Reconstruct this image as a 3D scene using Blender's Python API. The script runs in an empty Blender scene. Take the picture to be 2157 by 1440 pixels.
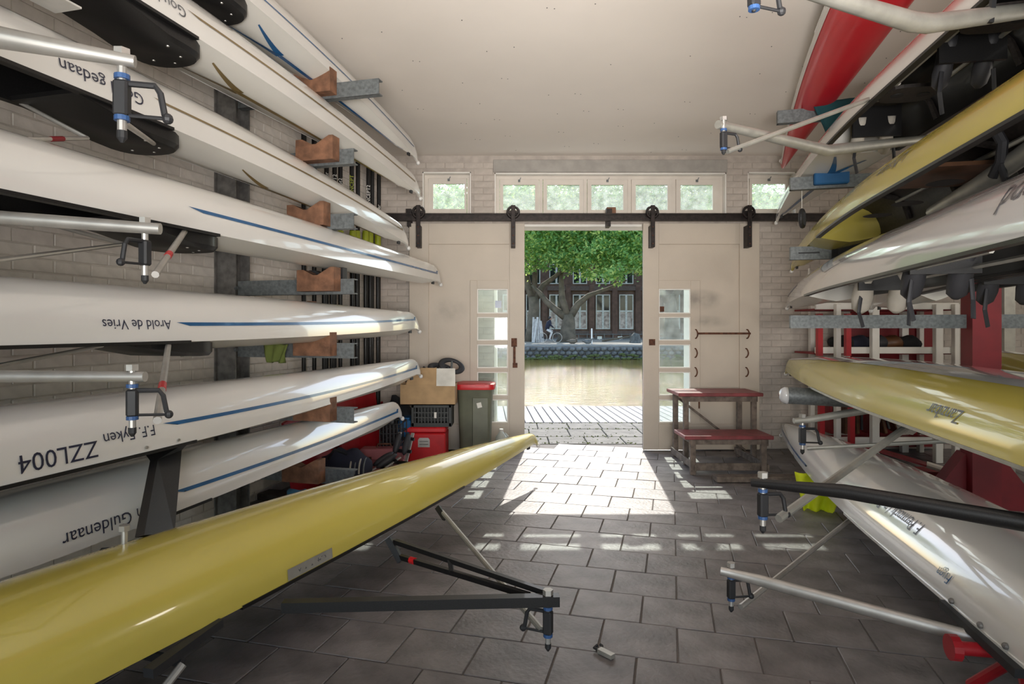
import bpy, math, random
from mathutils import Vector, Matrix
random.seed(7)
R = random.random
C = bpy.context.scene.collection
sc = bpy.context.scene

# ------------------------------------------------------------------ camera, world, lights, exposure
EYE = 1.40; F = 1295.0; HY = 690.0; CX = 1078.5
cam = bpy.data.cameras.new('camera'); co = bpy.data.objects.new('camera', cam); C.objects.link(co)
co.location = (0, 0, EYE); co.rotation_euler = (math.pi / 2, 0, 0)
cam.sensor_width = 36; cam.lens = F / 2157 * 36; cam.shift_y = -30 / 2157; cam.clip_start = .05; cam.clip_end = 500
sc.camera = co

SUN_DIR = Vector((-.108, -1, -.92)).normalized()
sd = bpy.data.lights.new('sun', 'SUN'); sd.energy = 3.3; sd.angle = .009; sd.color = (1, .95, .86)
so = bpy.data.objects.new('sun', sd); C.objects.link(so); so.rotation_euler = SUN_DIR.to_track_quat('-Z', 'Y').to_euler()
so.location = (0, 30, 30)

w = bpy.data.worlds.new('world'); sc.world = w; w.use_nodes = True
nt = w.node_tree; bg = nt.nodes['Background']
sky = nt.nodes.new('ShaderNodeTexSky'); sky.sky_type = 'NISHITA'; sky.sun_disc = False
sky.sun_elevation = math.radians(42.5); sky.sun_rotation = math.radians(6); sky.air_density = 1.2; sky.dust_density = 1.5
nt.links.new(sky.outputs[0], bg.inputs[0]); bg.inputs[1].default_value = .30

def area(name, loc, target, sx, sy, power, col=(1, .96, .9)):
    l = bpy.data.lights.new(name, 'AREA'); l.shape = 'RECTANGLE'; l.size = sx; l.size_y = sy; l.energy = power; l.color = col
    o = bpy.data.objects.new(name, l); C.objects.link(o); o.location = loc
    o.rotation_euler = (Vector(target) - Vector(loc)).to_track_quat('-Z', 'Y').to_euler(); return o
# unseen fill lights added to brighten the shed: rear area, ceiling uplight, side bay
area('rear_fill', (-.6, -5.5, 1.7), (.3, 3, 1.9), 5.5, 3.2, 62, (1, .965, .94))
def point_fill(name, loc, power, rad=.25):
    l = bpy.data.lights.new(name, 'POINT'); l.energy = power; l.shadow_soft_size = rad; l.color = (1, .93, .83)
    o = bpy.data.objects.new(name, l); C.objects.link(o); o.location = loc
fl_ = area('ceiling_fill', (.4, -1.0, 1.3), (.6, 4.2, 3.6), 1.6, .8, 62, (1, .965, .93)); fl_.data.spread = math.radians(85); point_fill('side_bay_fill', (5.2, 3.2, 2.3), 38)  # added uplight and point light lift the dim interior, both out of view
sc.view_settings.view_transform = 'Standard'; sc.view_settings.look = 'None'
sc.view_settings.exposure = .75; sc.view_settings.gamma = 1; sc.view_settings.use_curve_mapping = False
sc.cycles.max_bounces = 8; sc.cycles.diffuse_bounces = 5; sc.cycles.glossy_bounces = 4; sc.cycles.transparent_max_bounces = 16
sc.cycles.caustics_reflective = False; sc.cycles.caustics_refractive = False; sc.cycles.use_denoising = True
sc.cycles.sample_clamp_indirect = 6

# ------------------------------------------------------------------ frames
UX, UY = .2517, .9678                       # the shed's long axis
U = Vector((UX, UY, 0)); RR = Vector((UY, -UX, 0))
ANG = math.atan2(-UX, UY)                   # rotation of the shed about z
CORN = Vector((-2.172, 4.626, 0))           # foot of the steel column on the side wall
def room(t, s, z): return CORN + RR * t + U * s + Vector((0, 0, z))
def at(px, py, Y): return Vector(((px - CX) / F * Y, Y, EYE + (HY - py) / F * Y))
def atz(px, py, z):
    Y = (EYE - z) * F / (py - HY); return at(px, py, Y)

# ------------------------------------------------------------------ materials
def mat(name, col, rough=.6, metal=0, var=.12, scale=6, bump=0, bscale=40, coat=0, isl=0, rnd=0, col2=None, spec=.5, trans=0):
    m = bpy.data.materials.new(name); m.use_nodes = True
    t = m.node_tree; n = t.nodes; L = t.links; b = n['Principled BSDF']
    b.inputs['Roughness'].default_value = rough; b.inputs['Metallic'].default_value = metal
    b.inputs['Coat Weight'].default_value = coat; b.inputs['Coat Roughness'].default_value = .04
    b.inputs['Specular IOR Level'].default_value = spec
    tc = n.new('ShaderNodeTexCoord'); nz = n.new('ShaderNodeTexNoise'); nz.inputs['Scale'].default_value = scale
    nz.inputs['Detail'].default_value = 5; L.new(tc.outputs['Object'], nz.inputs['Vector'])
    rp = n.new('ShaderNodeValToRGB'); L.new(nz.outputs['Fac'], rp.inputs[0])
    c2 = col2 or tuple(c * (1 - 2 * var) for c in col)
    rp.color_ramp.elements[0].position = .35; rp.color_ramp.elements[0].color = (*c2, 1)
    rp.color_ramp.elements[1].position = .65; rp.color_ramp.elements[1].color = (*col, 1)
    last = rp.outputs[0]
    if isl or rnd:
        if isl:
            g = n.new('ShaderNodeNewGeometry'); src = g.outputs['Random Per Island']; a = isl
        else:
            g = n.new('ShaderNodeObjectInfo'); src = g.outputs['Random']; a = rnd
        mr = n.new('ShaderNodeMapRange'); mr.inputs[3].default_value = 1 - a; mr.inputs[4].default_value = 1 + a; L.new(src, mr.inputs[0])
        mx = n.new('ShaderNodeMix'); mx.data_type = 'RGBA'; mx.blend_type = 'MULTIPLY'; mx.inputs[0].default_value = 1
        L.new(last, mx.inputs[6]); L.new(mr.outputs[0], mx.inputs[7]); last = mx.outputs[2]
    L.new(last, b.inputs['Base Color'])
    if bump:
        nb = n.new('ShaderNodeTexNoise'); nb.inputs['Scale'].default_value = bscale; nb.inputs['Detail'].default_value = 6
        L.new(tc.outputs['Object'], nb.inputs['Vector'])
        bp = n.new('ShaderNodeBump'); bp.inputs['Strength'].default_value = bump; bp.inputs['Distance'].default_value = .01
        L.new(nb.outputs['Fac'], bp.inputs['Height']); L.new(bp.outputs[0], b.inputs['Normal'])
    m['last'] = last.node.name
    return m

def stain(m, spots, col, rep=3.0):
    """dirt marks with their own place and outline: spots = (x,y,z,rx,ry,rz,strength) in world space"""
    t = m.node_tree; n = t.nodes; L = t.links; b = n['Principled BSDF']
    cur = b.inputs['Base Color'].links[0].from_socket
    g = n.new('ShaderNodeNewGeometry'); nz = n.new('ShaderNodeTexNoise'); nz.inputs['Scale'].default_value = rep; nz.inputs['Detail'].default_value = 6
    L.new(g.outputs['Position'], nz.inputs['Vector'])
    for (x, y, z, rx, ry, rz, s) in spots:
        v = n.new('ShaderNodeVectorMath'); v.operation = 'SUBTRACT'; v.inputs[1].default_value = (x, y, z); L.new(g.outputs['Position'], v.inputs[0])
        d = n.new('ShaderNodeVectorMath'); d.operation = 'DIVIDE'; d.inputs[1].default_value = (rx, ry, rz); L.new(v.outputs[0], d.inputs[0])
        ln = n.new('ShaderNodeVectorMath'); ln.operation = 'LENGTH'; L.new(d.outputs[0], ln.inputs[0])
        mr = n.new('ShaderNodeMapRange'); mr.inputs[1].default_value = 1; mr.inputs[2].default_value = .1; mr.inputs[3].default_value = 0; mr.inputs[4].default_value = s
        L.new(ln.outputs['Value'], mr.inputs[0])
        mu = n.new('ShaderNodeMath'); mu.operation = 'MULTIPLY'; L.new(mr.outputs[0], mu.inputs[0])
        m2 = n.new('ShaderNodeMapRange'); m2.inputs[1].default_value = .35; m2.inputs[2].default_value = .62; L.new(nz.outputs['Fac'], m2.inputs[0]); L.new(m2.outputs[0], mu.inputs[1])
        mx = n.new('ShaderNodeMix'); mx.data_type = 'RGBA'; L.new(mu.outputs[0], mx.inputs[0]); L.new(cur, mx.inputs[6]); mx.inputs[7].default_value = (*col, 1)
        cur = mx.outputs[2]
    L.new(cur, b.inputs['Base Color'])

def glass(name, dust, tint=(.9, .95, .93), scale=9):
    m = bpy.data.materials.new(name); m.use_nodes = True; t = m.node_tree; n = t.nodes; L = t.links
    n.remove(n['Principled BSDF']); out = n['Material Output']
    tr = n.new('ShaderNodeBsdfTransparent'); tr.inputs[0].default_value = (*tint, 1)
    gl = n.new('ShaderNodeBsdfGlossy'); gl.inputs['Roughness'].default_value = .03
    mx = n.new('ShaderNodeMixShader'); mx.inputs[0].default_value = .05; L.new(tr.outputs[0], mx.inputs[1]); L.new(gl.outputs[0], mx.inputs[2])
    tl = n.new('ShaderNodeBsdfTranslucent'); tl.inputs[0].default_value = (.85, .88, .86, 1)
    tc = n.new('ShaderNodeNewGeometry'); nz = n.new('ShaderNodeTexNoise'); nz.inputs['Scale'].default_value = scale; nz.inputs['Detail'].default_value = 8
    L.new(tc.outputs['Position'], nz.inputs['Vector'])
    mr = n.new('ShaderNodeMapRange'); mr.inputs[1].default_value = .3; mr.inputs[2].default_value = .7; mr.inputs[3].default_value = dust * .4; mr.inputs[4].default_value = dust
    L.new(nz.outputs['Fac'], mr.inputs[0])
    m2 = n.new('ShaderNodeMixShader'); L.new(mr.outputs[0], m2.inputs[0]); L.new(mx.outputs[0], m2.inputs[1]); L.new(tl.outputs[0], m2.inputs[2]); L.new(m2.outputs[0], out.inputs[0])
    return m

M = {}
M['hull_white'] = mat('hull_white', (.68, .665, .64), .2, 0, .015, 2, coat=.9)
M['hull_grey'] = mat('hull_grey', (.60, .60, .61), .16, 0, .02, 2, coat=1)
M['hull_yellow'] = mat('hull_yellow', (.52, .43, .085), .25, 0, .03, 1.5, coat=.5, spec=.35)
M['hull_red'] = mat('hull_red', (.55, .006, .018), .3, 0, .04, 2, coat=.15, spec=.35)
M['deck_white'] = mat('deck_white', (.70, .68, .63), .3, 0, .02, 3, coat=.3)
M['carbon'] = mat('carbon', (.013, .0125, .013), .42, 0, .3, 300, coat=.1, spec=.35)
M['carbon_brown'] = mat('carbon_brown', (.035, .028, .025), .5, 0, .3, 60)
M['black_rubber'] = mat('black_rubber', (.018, .018, .02), .6)
M['blue_stripe'] = mat('blue_stripe', (.012, .10, .26), .25, coat=.4)
M['navy_stripe'] = mat('navy_stripe', (.03, .07, .2), .25, coat=.4)
M['gold_stripe'] = mat('gold_stripe', (.20, .135, .045), .3, coat=.4)
M['ink'] = mat('ink', (.02, .022, .05), .4)
M['grey_ink'] = mat('grey_ink', (.12, .12, .13), .4)
M['alu'] = mat('alu', (.50, .48, .45), .45, .7, .08, 12)
M['alu_dull'] = mat('alu_dull', (.42, .41, .37), .5, .6, .1, 12)
M['galv'] = mat('galv', (.17, .185, .19), .55, .35, .18, 45)
M['galv_dark'] = mat('galv_dark', (.19, .18, .17), .6, .3, .2, 20)
M['block_wood'] = mat('block_wood', (.235, .11, .06), .7, 0, .25, 14, bump=.3)
M['block_wood_pale'] = mat('block_wood_pale', (.40, .23, .13), .7, 0, .2, 14, bump=.3)
M['blue_plastic'] = mat('blue_plastic', (.035, .09, .23), .45)
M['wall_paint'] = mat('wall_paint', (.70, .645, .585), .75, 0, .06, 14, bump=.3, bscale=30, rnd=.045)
M['wall_paint_dimmed'] = mat('wall_paint_dimmed', (.50, .44, .39), .75, 0, .08, 14, bump=.3, bscale=30, rnd=.045)  # wall_paint darkened to offset the stronger light on the end wall
M['mortar_dimmed'] = mat('mortar_dimmed', (.46, .405, .36), .85, 0, .1, 10, bump=.3)  # mortar darkened likewise against the end wall's stronger light
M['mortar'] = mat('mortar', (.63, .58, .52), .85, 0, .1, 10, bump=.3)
M['ceiling'] = mat('ceiling', (.80, .735, .665), .8, 0, .025, 1.1, bump=.05, bscale=6)
M['door_paint'] = mat('door_paint', (.55, .475, .395), .55, 0, .03, 3, bump=.08, bscale=60)
M['frame_paint'] = mat('frame_paint', (.66, .60, .535), .6, 0, .05, 5)
M['white_paint'] = mat('white_paint', (.80, .77, .72), .5, 0, .04, 6)
M['lintel'] = mat('lintel', (.36, .335, .305), .75, 0, .1, 8)
M['iron'] = mat('iron', (.03, .021, .019), .5, .5, .3, 25, bump=.2)
M['rust'] = mat('rust', (.16, .06, .03), .7, .3, .3, 30)
M['paver'] = mat('paver', (.21, .192, .188), .48, 0, .22, 5, bump=.4, bscale=38, rnd=.12)
M['joint'] = mat('joint', (.15, .135, .12), .9)
M['slab'] = mat('slab', (.135, .128, .11), .85, 0, .2, 6, bump=.5, bscale=25, rnd=.1)
M['moss'] = mat('moss', (.14, .17, .05), .95, 0, .4, 20)
M['jetty'] = mat('jetty', (.30, .285, .27), .8, 0, .1, 10, rnd=.07)
M['red_paint'] = mat('red_paint', (.40, .012, .02), .4, 0, .15, 5)
M['red_dark'] = mat('red_dark', (.22, .006, .012), .5, 0, .15, 4)
M['red_plastic'] = mat('red_plastic', (.62, .012, .018), .4)
M['bench_red'] = mat('bench_red', (.25, .05, .055), .5, 0, .35, 12, col2=(.16, .035, .035))
M['bench_wood'] = mat('bench_wood', (.20, .155, .125), .8, 0, .25, 18, bump=.3)
M['card'] = mat('card', (.46, .30, .155), .8, 0, .1, 9)
M['card_white'] = mat('card_white', (.75, .72, .66), .7)
M['crate'] = mat('crate', (.035, .036, .034), .55)
M['olive'] = mat('olive', (.15, .155, .105), .5, 0, .15, 4)
M['pink'] = mat('pink', (.38, .12, .13), .55)
M['navy_cloth'] = mat('navy_cloth', (.022, .024, .045), .9)
M['black_cloth'] = mat('black_cloth', (.014, .014, .016), .95, bump=.4)
M['blue_cloth'] = mat('blue_cloth', (.07, .22, .36), .85, bump=.4)
M['teal_cloth'] = mat('teal_cloth', (.01, .07, .085), .95, bump=.5)
M['pad_blue'] = mat('pad_blue', (.01, .10, .26), .7)
M['yellow_green'] = mat('yellow_green', (.42, .48, .02), .5)
M['hivis'] = mat('hivis', (.75, .85, .01), .7)
M['jug'] = mat('jug', (.75, .78, .72), .25, spec=.5)
M['water_label'] = mat('water_label', (.5, .1, .1), .5)
M['shoe_white'] = mat('shoe_white', (.50, .46, .40), .7)
M['shoe_dark'] = mat('shoe_dark', (.03, .03, .035), .6)
M['brown_wood'] = mat('brown_wood', (.13, .055, .022), .45, 0, .25, 9)
M['yellow_paper'] = mat('yellow_paper', (.65, .38, .04), .7)
M['green_cloth'] = mat('green_cloth', (.13, .16, .035), .9)
M['pane_dirty'] = glass('pane_dirty', .2, scale=14)
M['pane_door'] = glass('pane_door', .07, scale=10)
M['pane_far'] = mat('pane_far', (.02, .022, .025), .08, 0, .2, 1)
M['curtain'] = mat('curtain', (.62, .52, .46), .9, 0, .3, 2.5, col2=(.25, .18, .15))
M['facade'] = mat('facade', (.15, .085, .062), .85, 0, .2, 2)
M['facade_trim'] = mat('facade_trim', (.13, .09, .075), .8)
M['sash'] = mat('sash', (.62, .60, .56), .6)
M['stone'] = mat('stone', (.16, .16, .15), .85, 0, .25, 5, rnd=.3)
M['bank'] = mat('bank', (.30, .28, .24), .9, 0, .2, .8)
M['bark'] = mat('bark', (.17, .135, .10), .85, 0, .3, 2.2, bump=.4, bscale=6, col2=(.09, .075, .055))
M['pole_white'] = mat('pole_white', (.62, .58, .55), .7)
M['skin'] = mat('skin', (.45, .26, .18), .6)
def leafmat():
    m = bpy.data.materials.new('leaf'); m.use_nodes = True; t = m.node_tree; n = t.nodes; L = t.links; n.remove(n['Principled BSDF'])
    g = n.new('ShaderNodeNewGeometry'); rp = n.new('ShaderNodeValToRGB'); L.new(g.outputs['Random Per Island'], rp.inputs[0])
    e = rp.color_ramp.elements; e[0].color = (.16, .33, .11, 1); e[1].color = (.80, .86, .27, 1); e.new(.6).color = (.36, .60, .22, 1)
    d = n.new('ShaderNodeBsdfDiffuse'); tl = n.new('ShaderNodeBsdfTranslucent'); mx = n.new('ShaderNodeMixShader'); mx.inputs[0].default_value = .62
    L.new(rp.outputs[0], d.inputs[0]); L.new(rp.outputs[0], tl.inputs[0]); L.new(d.outputs[0], mx.inputs[1]); L.new(tl.outputs[0], mx.inputs[2]); L.new(mx.outputs[0], n['Material Output'].inputs[0])
    return m
M['leaf'] = leafmat()
def watermat():
    m = mat('canal_water', (.19, .135, .03), .07, 0, .1, .3, spec=.35); n = m.node_tree.nodes; L = m.node_tree.links
    tc = n.new('ShaderNodeNewGeometry'); mp = n.new('ShaderNodeMapping'); mp.inputs['Scale'].default_value = (1.1, 3.0, 1); L.new(tc.outputs['Position'], mp.inputs[0])
    nz = n.new('ShaderNodeTexNoise'); nz.inputs['Scale'].default_value = 2.2; nz.inputs['Detail'].default_value = 6; nz.inputs['Roughness'].default_value = .6; L.new(mp.outputs[0], nz.inputs['Vector'])
    bp = n.new('ShaderNodeBump'); bp.inputs['Strength'].default_value = .8; bp.inputs['Distance'].default_value = .06
    L.new(nz.outputs['Fac'], bp.inputs['Height']); L.new(bp.outputs[0], n['Principled BSDF'].inputs['Normal'])
    return m
M['water'] = watermat()
stain(M['door_paint'], [(2.13, 7.03, 1.72, .34, .3, .13, .75), (2.2, 7.03, 1.47, .33, .3, .08, .55), (-.72, 7.03, 1.6, .25, .3, .17, .4)], (.08, .075, .07), 4)
stain(M['ceiling'], [(-1.2, 5.2, 3.4, 1.2, 1.5, 2, .16), (2.6, 6.5, 3.4, 1.5, .8, 2, .14)], (.42, .36, .30), 1.2)

# ------------------------------------------------------------------ mesh building
class MB:
    def __init__(s): s.v = []; s.f = []; s.smooth = False
    def add(s, vs, fs):
        o = len(s.v); s.v += [Vector(x) for x in vs]; s.f += [tuple(i + o for i in f) for f in fs]; return s
    def box(s, c, d, ax=None, bev=0):
        c = Vector(c); X, Y, Z = ax or (Vector((1, 0, 0)), Vector((0, 1, 0)), Vector((0, 0, 1)))
        h = [x / 2 for x in d]
        if not bev:
            vs = [c + X * (h[0] * i) + Y * (h[1] * j) + Z * (h[2] * k) for i in (-1, 1) for j in (-1, 1) for k in (-1, 1)]
            return s.add(vs, [(0, 1, 3, 2), (4, 6, 7, 5), (0, 4, 5, 1), (2, 3, 7, 6), (0, 2, 6, 4), (1, 5, 7, 3)])
        b = min(bev, min(h) * .9); vs = []; fs = []
        # chamfered box: 24 vertices
        idx = {}
        for i in (-1, 1):
            for j in (-1, 1):
                for k in (-1, 1):
                    for a in range(3):
                        p = [h[0] - b, h[1] - b, h[2] - b]; p[a] = h[a]
                        idx[i, j, k, a] = len(vs); vs.append(c + X * (i * p[0]) + Y * (j * p[1]) + Z * (k * p[2]))
        for a in range(3):
            o = [x for x in range(3) if x != a]
            for sg in (-1, 1):
                q = []
                for (p, r) in ((-1, -1), (1, -1), (1, 1), (-1, 1)):
                    t = [0, 0, 0]; t[a] = sg; t[o[0]] = p; t[o[1]] = r; q.append(idx[t[0], t[1], t[2], a])
                fs.append(tuple(q))
            for p in (-1, 1):
                for r in (-1, 1):
                    q = []
                    for (e, aa) in ((-1, o[0]), (1, o[0]), (1, o[1]), (-1, o[1])):
                        t = [0, 0, 0]; t[a] = e; t[o[0]] = p; t[o[1]] = r; q.append(idx[t[0], t[1], t[2], aa])
                    fs.append(tuple(q))
        for i in (-1, 1):
            for j in (-1, 1):
                for k in (-1, 1): fs.append(tuple(idx[i, j, k, a] for a in range(3)))
        return s.add(vs, fs)
    def lo(s, lo, hi, bev=0):
        lo = Vector(lo); hi = Vector(hi); return s.box((lo + hi) / 2, [abs(x) for x in hi - lo], None, bev)
    def tube(s, pts, r, n=10, cap=True, flat=1):
        pts = [Vector(p) for p in pts]; rs = r if isinstance(r, (list, tuple)) else [r] * len(pts); rings = []
        up = None; vs = []; fs = []
        for i, p in enumerate(pts):
            d = (pts[min(i + 1, len(pts) - 1)] - pts[max(i - 1, 0)]).normalized()
            if up is None: up = Vector((0, 0, 1)) if abs(d.z) < .9 else Vector((1, 0, 0))
            a = d.cross(up); a.normalize(); b = a.cross(d).normalized(); up = b
            for k in range(n):
                t = 2 * math.pi * k / n; vs.append(p + (a * math.cos(t) * flat + b * math.sin(t)) * rs[i])
        for i in range(len(pts) - 1):
            for k in range(n): fs.append((i * n + k, i * n + (k + 1) % n, (i + 1) * n + (k + 1) % n, (i + 1) * n + k))
        if cap: fs.append(tuple(range(n - 1, -1, -1))); fs.append(tuple((len(pts) - 1) * n + k for k in range(n)))
        return s.add(vs, fs)
    def bar(s, p, q, w, h, up=(0, 0, 1)):
        p = Vector(p); q = Vector(q); d = (q - p); L = d.length; d.normalize(); a = d.cross(Vector(up)).normalized(); b = a.cross(d)
        return s.box((p + q) / 2, (L, w, h), (d, a, b))
    def lathe(s, c, prof, n=20, ax=None):
        c = Vector(c); X, Y, Z = ax or (Vector((1, 0, 0)), Vector((0, 1, 0)), Vector((0, 0, 1))); vs = []; fs = []
        for (r, z) in prof:
            for k in range(n):
                t = 2 * math.pi * k / n; vs.append(c + X * (r * math.cos(t)) + Y * (r * math.sin(t)) + Z * z)
        for i in range(len(prof) - 1):
            for k in range(n): fs.append((i * n + k, i * n + (k + 1) % n, (i + 1) * n + (k + 1) % n, (i + 1) * n + k))
        fs.append(tuple(range(n - 1, -1, -1))); fs.append(tuple((len(prof) - 1) * n + k for k in range(n)))
        return s.add(vs, fs)
    def prism(s, pts, d):
        """closed polygon of 3-D points pushed along d"""
        pts = [Vector(p) for p in pts]; d = Vector(d); n = len(pts)
        return s.add(pts + [p + d for p in pts], [tuple(range(n - 1, -1, -1)), tuple(range(n, 2 * n))] + [(i, (i + 1) % n, n + (i + 1) % n, n + i) for i in range(n)])
    def ball(s, c, r, n=12, m=8):
        c = Vector(c); r = Vector((r, r, r)) if not hasattr(r, '__len__') else Vector(r); vs = [c + Vector((0, 0, r.z))]; fs = []
        for i in range(1, m):
            for k in range(n):
                a = math.pi * i / m; t = 2 * math.pi * k / n
                vs.append(c + Vector((r.x * math.sin(a) * math.cos(t), r.y * math.sin(a) * math.sin(t), r.z * math.cos(a))))
        vs.append(c - Vector((0, 0, r.z)))
        for k in range(n): fs.append((0, 1 + k, 1 + (k + 1) % n))
        for i in range(m - 2):
            for k in range(n): fs.append((1 + i * n + k, 1 + (i + 1) * n + k, 1 + (i + 1) * n + (k + 1) % n, 1 + i * n + (k + 1) % n))
        l = len(vs) - 1; b = 1 + (m - 2) * n
        for k in range(n): fs.append((l, b + (k + 1) % n, b + k))
        return s.add(vs, fs)
    def ring(s, c, R0, r, ax, n=24, m=8, a0=0, a1=2 * math.pi):
        X, Y, Z = ax; c = Vector(c); full = abs(a1 - a0 - 2 * math.pi) < 1e-4
        k = n if full else n + 1
        pts = [c + X * (R0 * math.cos(a0 + (a1 - a0) * i / n)) + Y * (R0 * math.sin(a0 + (a1 - a0) * i / n)) for i in range(k)]
        vs = []; fs = []
        for i, p in enumerate(pts):
            o = (p - c).normalized()
            for j in range(m):
                t = 2 * math.pi * j / m; vs.append(p + o * (r * math.cos(t)) + Z * (r * math.sin(t)))
        for i in range(k if full else k - 1):
            for j in range(m): fs.append((i * m + j, ((i + 1) % k) * m + j, ((i + 1) % k) * m + (j + 1) % m, i * m + (j + 1) % m))
        return s.add(vs, fs)
    def build(s, name, m, parent=None, smooth=None, kind=None, solid=None):
        base = parent.get('_o') if parent else None
        me = bpy.data.meshes.new(name)
        org = ORG.get(parent.name, Matrix.Identity(4)) if parent else Matrix.Identity(4)
        inv = org.inverted()
        me.from_pydata([inv @ v for v in s.v], [], s.f); me.update()
        import bmesh
        b = bmesh.new(); b.from_mesh(me); bmesh.ops.recalc_face_normals(b, faces=b.faces); b.to_mesh(me); b.free()
        me.materials.append(M[m])
        o = bpy.data.objects.new(name, me); C.objects.link(o)
        if parent: o.parent = parent; ORG[o.name] = org
        else: ORG[o.name] = Matrix.Identity(4)
        sm = s.smooth if smooth is None else smooth
        if sm:
            me.polygons.foreach_set('use_smooth', [True] * len(me.polygons))
            if sm != 'all': me.set_sharp_from_angle(angle=math.radians(40))
        if kind: o['kind'] = kind
        return o
ORG = {}
def root(name, label, cat, loc, rz=0, group=None):
    o = bpy.data.objects.new(name, None); C.objects.link(o); o.empty_display_size = .1
    o.location = loc; o.rotation_euler = (0, 0, rz); o['label'] = label; o['category'] = cat
    if group: o['group'] = group
    ORG[o.name] = Matrix.Translation(Vector(loc)) @ Matrix.Rotation(rz, 4, 'Z')
    return o
def tag(o, label, cat, group=None):
    o['label'] = label; o['category'] = cat
    if group: o['group'] = group
    return o
def mesh_of(mb, name, m):
    me = bpy.data.meshes.new(name); me.from_pydata(mb.v, [], mb.f); me.update(); me.materials.append(M[m]); return me
def inst(name, me, parent, mw):
    o = bpy.data.objects.new(name, me); C.objects.link(o); o.parent = parent
    o.matrix_basis = ORG.get(parent.name, Matrix.Identity(4)).inverted() @ mw; return o
def structure(o): o['kind'] = 'structure'; return o
def rot(name, o, vec): pass
RAX = (RR, U, Vector((0, 0, 1)))
WAX = (Vector((1, 0, 0)), Vector((0, 1, 0)), Vector((0, 0, 1)))

# ------------------------------------------------------------------ room shell
YB = 7.11; TH = .30                      # inner face and thickness of the end wall
def bx(px): return (px - CX) / F * YB
def bz(py): return EYE + (HY - py) / F * YB
# floor
fl = structure(MB().lo((-5, -6, -.14), (8.4, YB + TH, -.008)).build('floor', 'joint'))
PA, PB = .311, .338
pavers = []
for i in range(-9, 19):
    a = 3.289 + PA * i + PA / 2
    for j in range(-22, 34):
        b = .531 + (PB / 2 if i % 2 == 0 else 0) + PB * j + PB / 2
        x = a * UX + b * UY; y = a * UY - b * UX
        if not (-4.9 < x < 8.2 and .2 < y < YB + .14): continue
        if (x - (-3.375 + .26 * y)) < -.1: continue
        vis = y > 2.05 and abs(x / y) < .86 and x / y < .62 and not (x / y < -.35 and y > 4.9)
        pavers.append((x, y, vis))
tile = mesh_of(MB().box((0, 0, -.011), (PB - .006, PA - .006, .03), None, .003), 'paver', 'paver')
n_ind = 0; rest = MB()
pavers.sort(key=lambda q: q[1])
for (x, y, vis) in pavers:
    dz = -.001 - .003 * R()
    if vis and n_ind < 298:
        inst('paver', tile, fl, Matrix.Translation((x, y, dz - .003)) @ Matrix.Rotation(ANG + (R() - .5) * .008, 4, 'Z') @ Matrix.Rotation((R() - .5) * .008, 4, 'X')); n_ind += 1
    else: rest.box((x, y, dz - .014), (PB - .006, PA - .006, .03), RAX)
rest.build('distant_pavers', 'paver', fl, kind='stuff')

# ceiling (slightly pitched up towards the photographer)
def ceil_z(y): return 3.388 + (YB - y) * .042
ce = MB(); z0, z1 = ceil_z(YB + TH), ceil_z(-6)
ce.prism([(-5.2, YB + TH, z0), (8.4, YB + TH, z0), (8.4, -6, z1), (-5.2, -6, z1)], (0, 0, .15))
ce = structure(ce.build('ceiling', 'ceiling'))
nails = MB()
for i in range(12):
    for j in range(26):
        if R() < .35: continue
        a = 2.2 + i * .45 + (R() - .5) * .06; b = -2.3 + j * .3 + (R() - .5) * .1
        x = a * UX + b * UY; y = a * UY - b * UX
        if y > YB - .1 or y < 2: continue
        nails.lathe((x, y, ceil_z(y) - .003), [(.004, 0), (.005, .006)], 6)
        if R() < .5: nails.lathe((x + .05, y + .01, ceil_z(y) - .003), [(.004, 0), (.004, .006)], 6)
nails.build('nail_heads', 'galv_dark', ce, kind='stuff')

# side wall with its bricks
BW, BH, PW, PH = .214, .0665, .222, .0735
S0, S1 = -11.0, 2.57
wl = structure(MB().box(room(-.152, (S0 + S1) / 2, 1.9), (.30, S1 - S0, 3.8), RAX).build('wall_left', 'mortar'))
brick_lr = mesh_of(MB().box((0, 0, 0), (.02, BW, BH), None, .004), 'brick', 'wall_paint')
cand = []; restb = MB()
for k in range(51):
    z = .04 + k * PH
    if z > 3.72: break
    for j in range(-47, 12):
        s = S1 - .11 + (j - 11) * PW + (PW / 2 if k % 2 else 0)
        if s > S1 - .05 or s < S0 + .1: continue
        p = room(-.0055, s, z); y = p.y
        px = CX + p.x / y * F if y > .5 else -999; py = HY - (z - EYE) / y * F if y > .5 else -999
        gaps = (px < 450 and (340 < py < 420 or 700 < py < 860 or 900 < py < 1110 or 500 < py < 640 or 230 < py < 300)) or (500 < px < 640 and (220 < py < 330 or 380 < py < 480 or 540 < py < 660 or 720 < py < 810 or 880 < py < 950)) or (640 < px < 800 and 540 < py < 800)
        if y > 2.2 and px > 0 and 0 < py < 1200 and gaps: cand.append((y, p))
        elif z < ceil_z(y) - .04: restb.box(p, (.02, BW, BH), RAX, 0)
cand.sort(key=lambda q: q[0])
for i, (y, p) in enumerate(cand):
    if i < 295: inst('brick', brick_lr, wl, Matrix.Translation(p + RR * (R() * .003)) @ Matrix.Rotation(ANG + (R() - .5) * .01, 4, 'Z'))
    else: restb.box(p, (.02, BW, BH), RAX, 0)
restb.build('distant_bricks', 'wall_paint', wl, kind='stuff')

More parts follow.
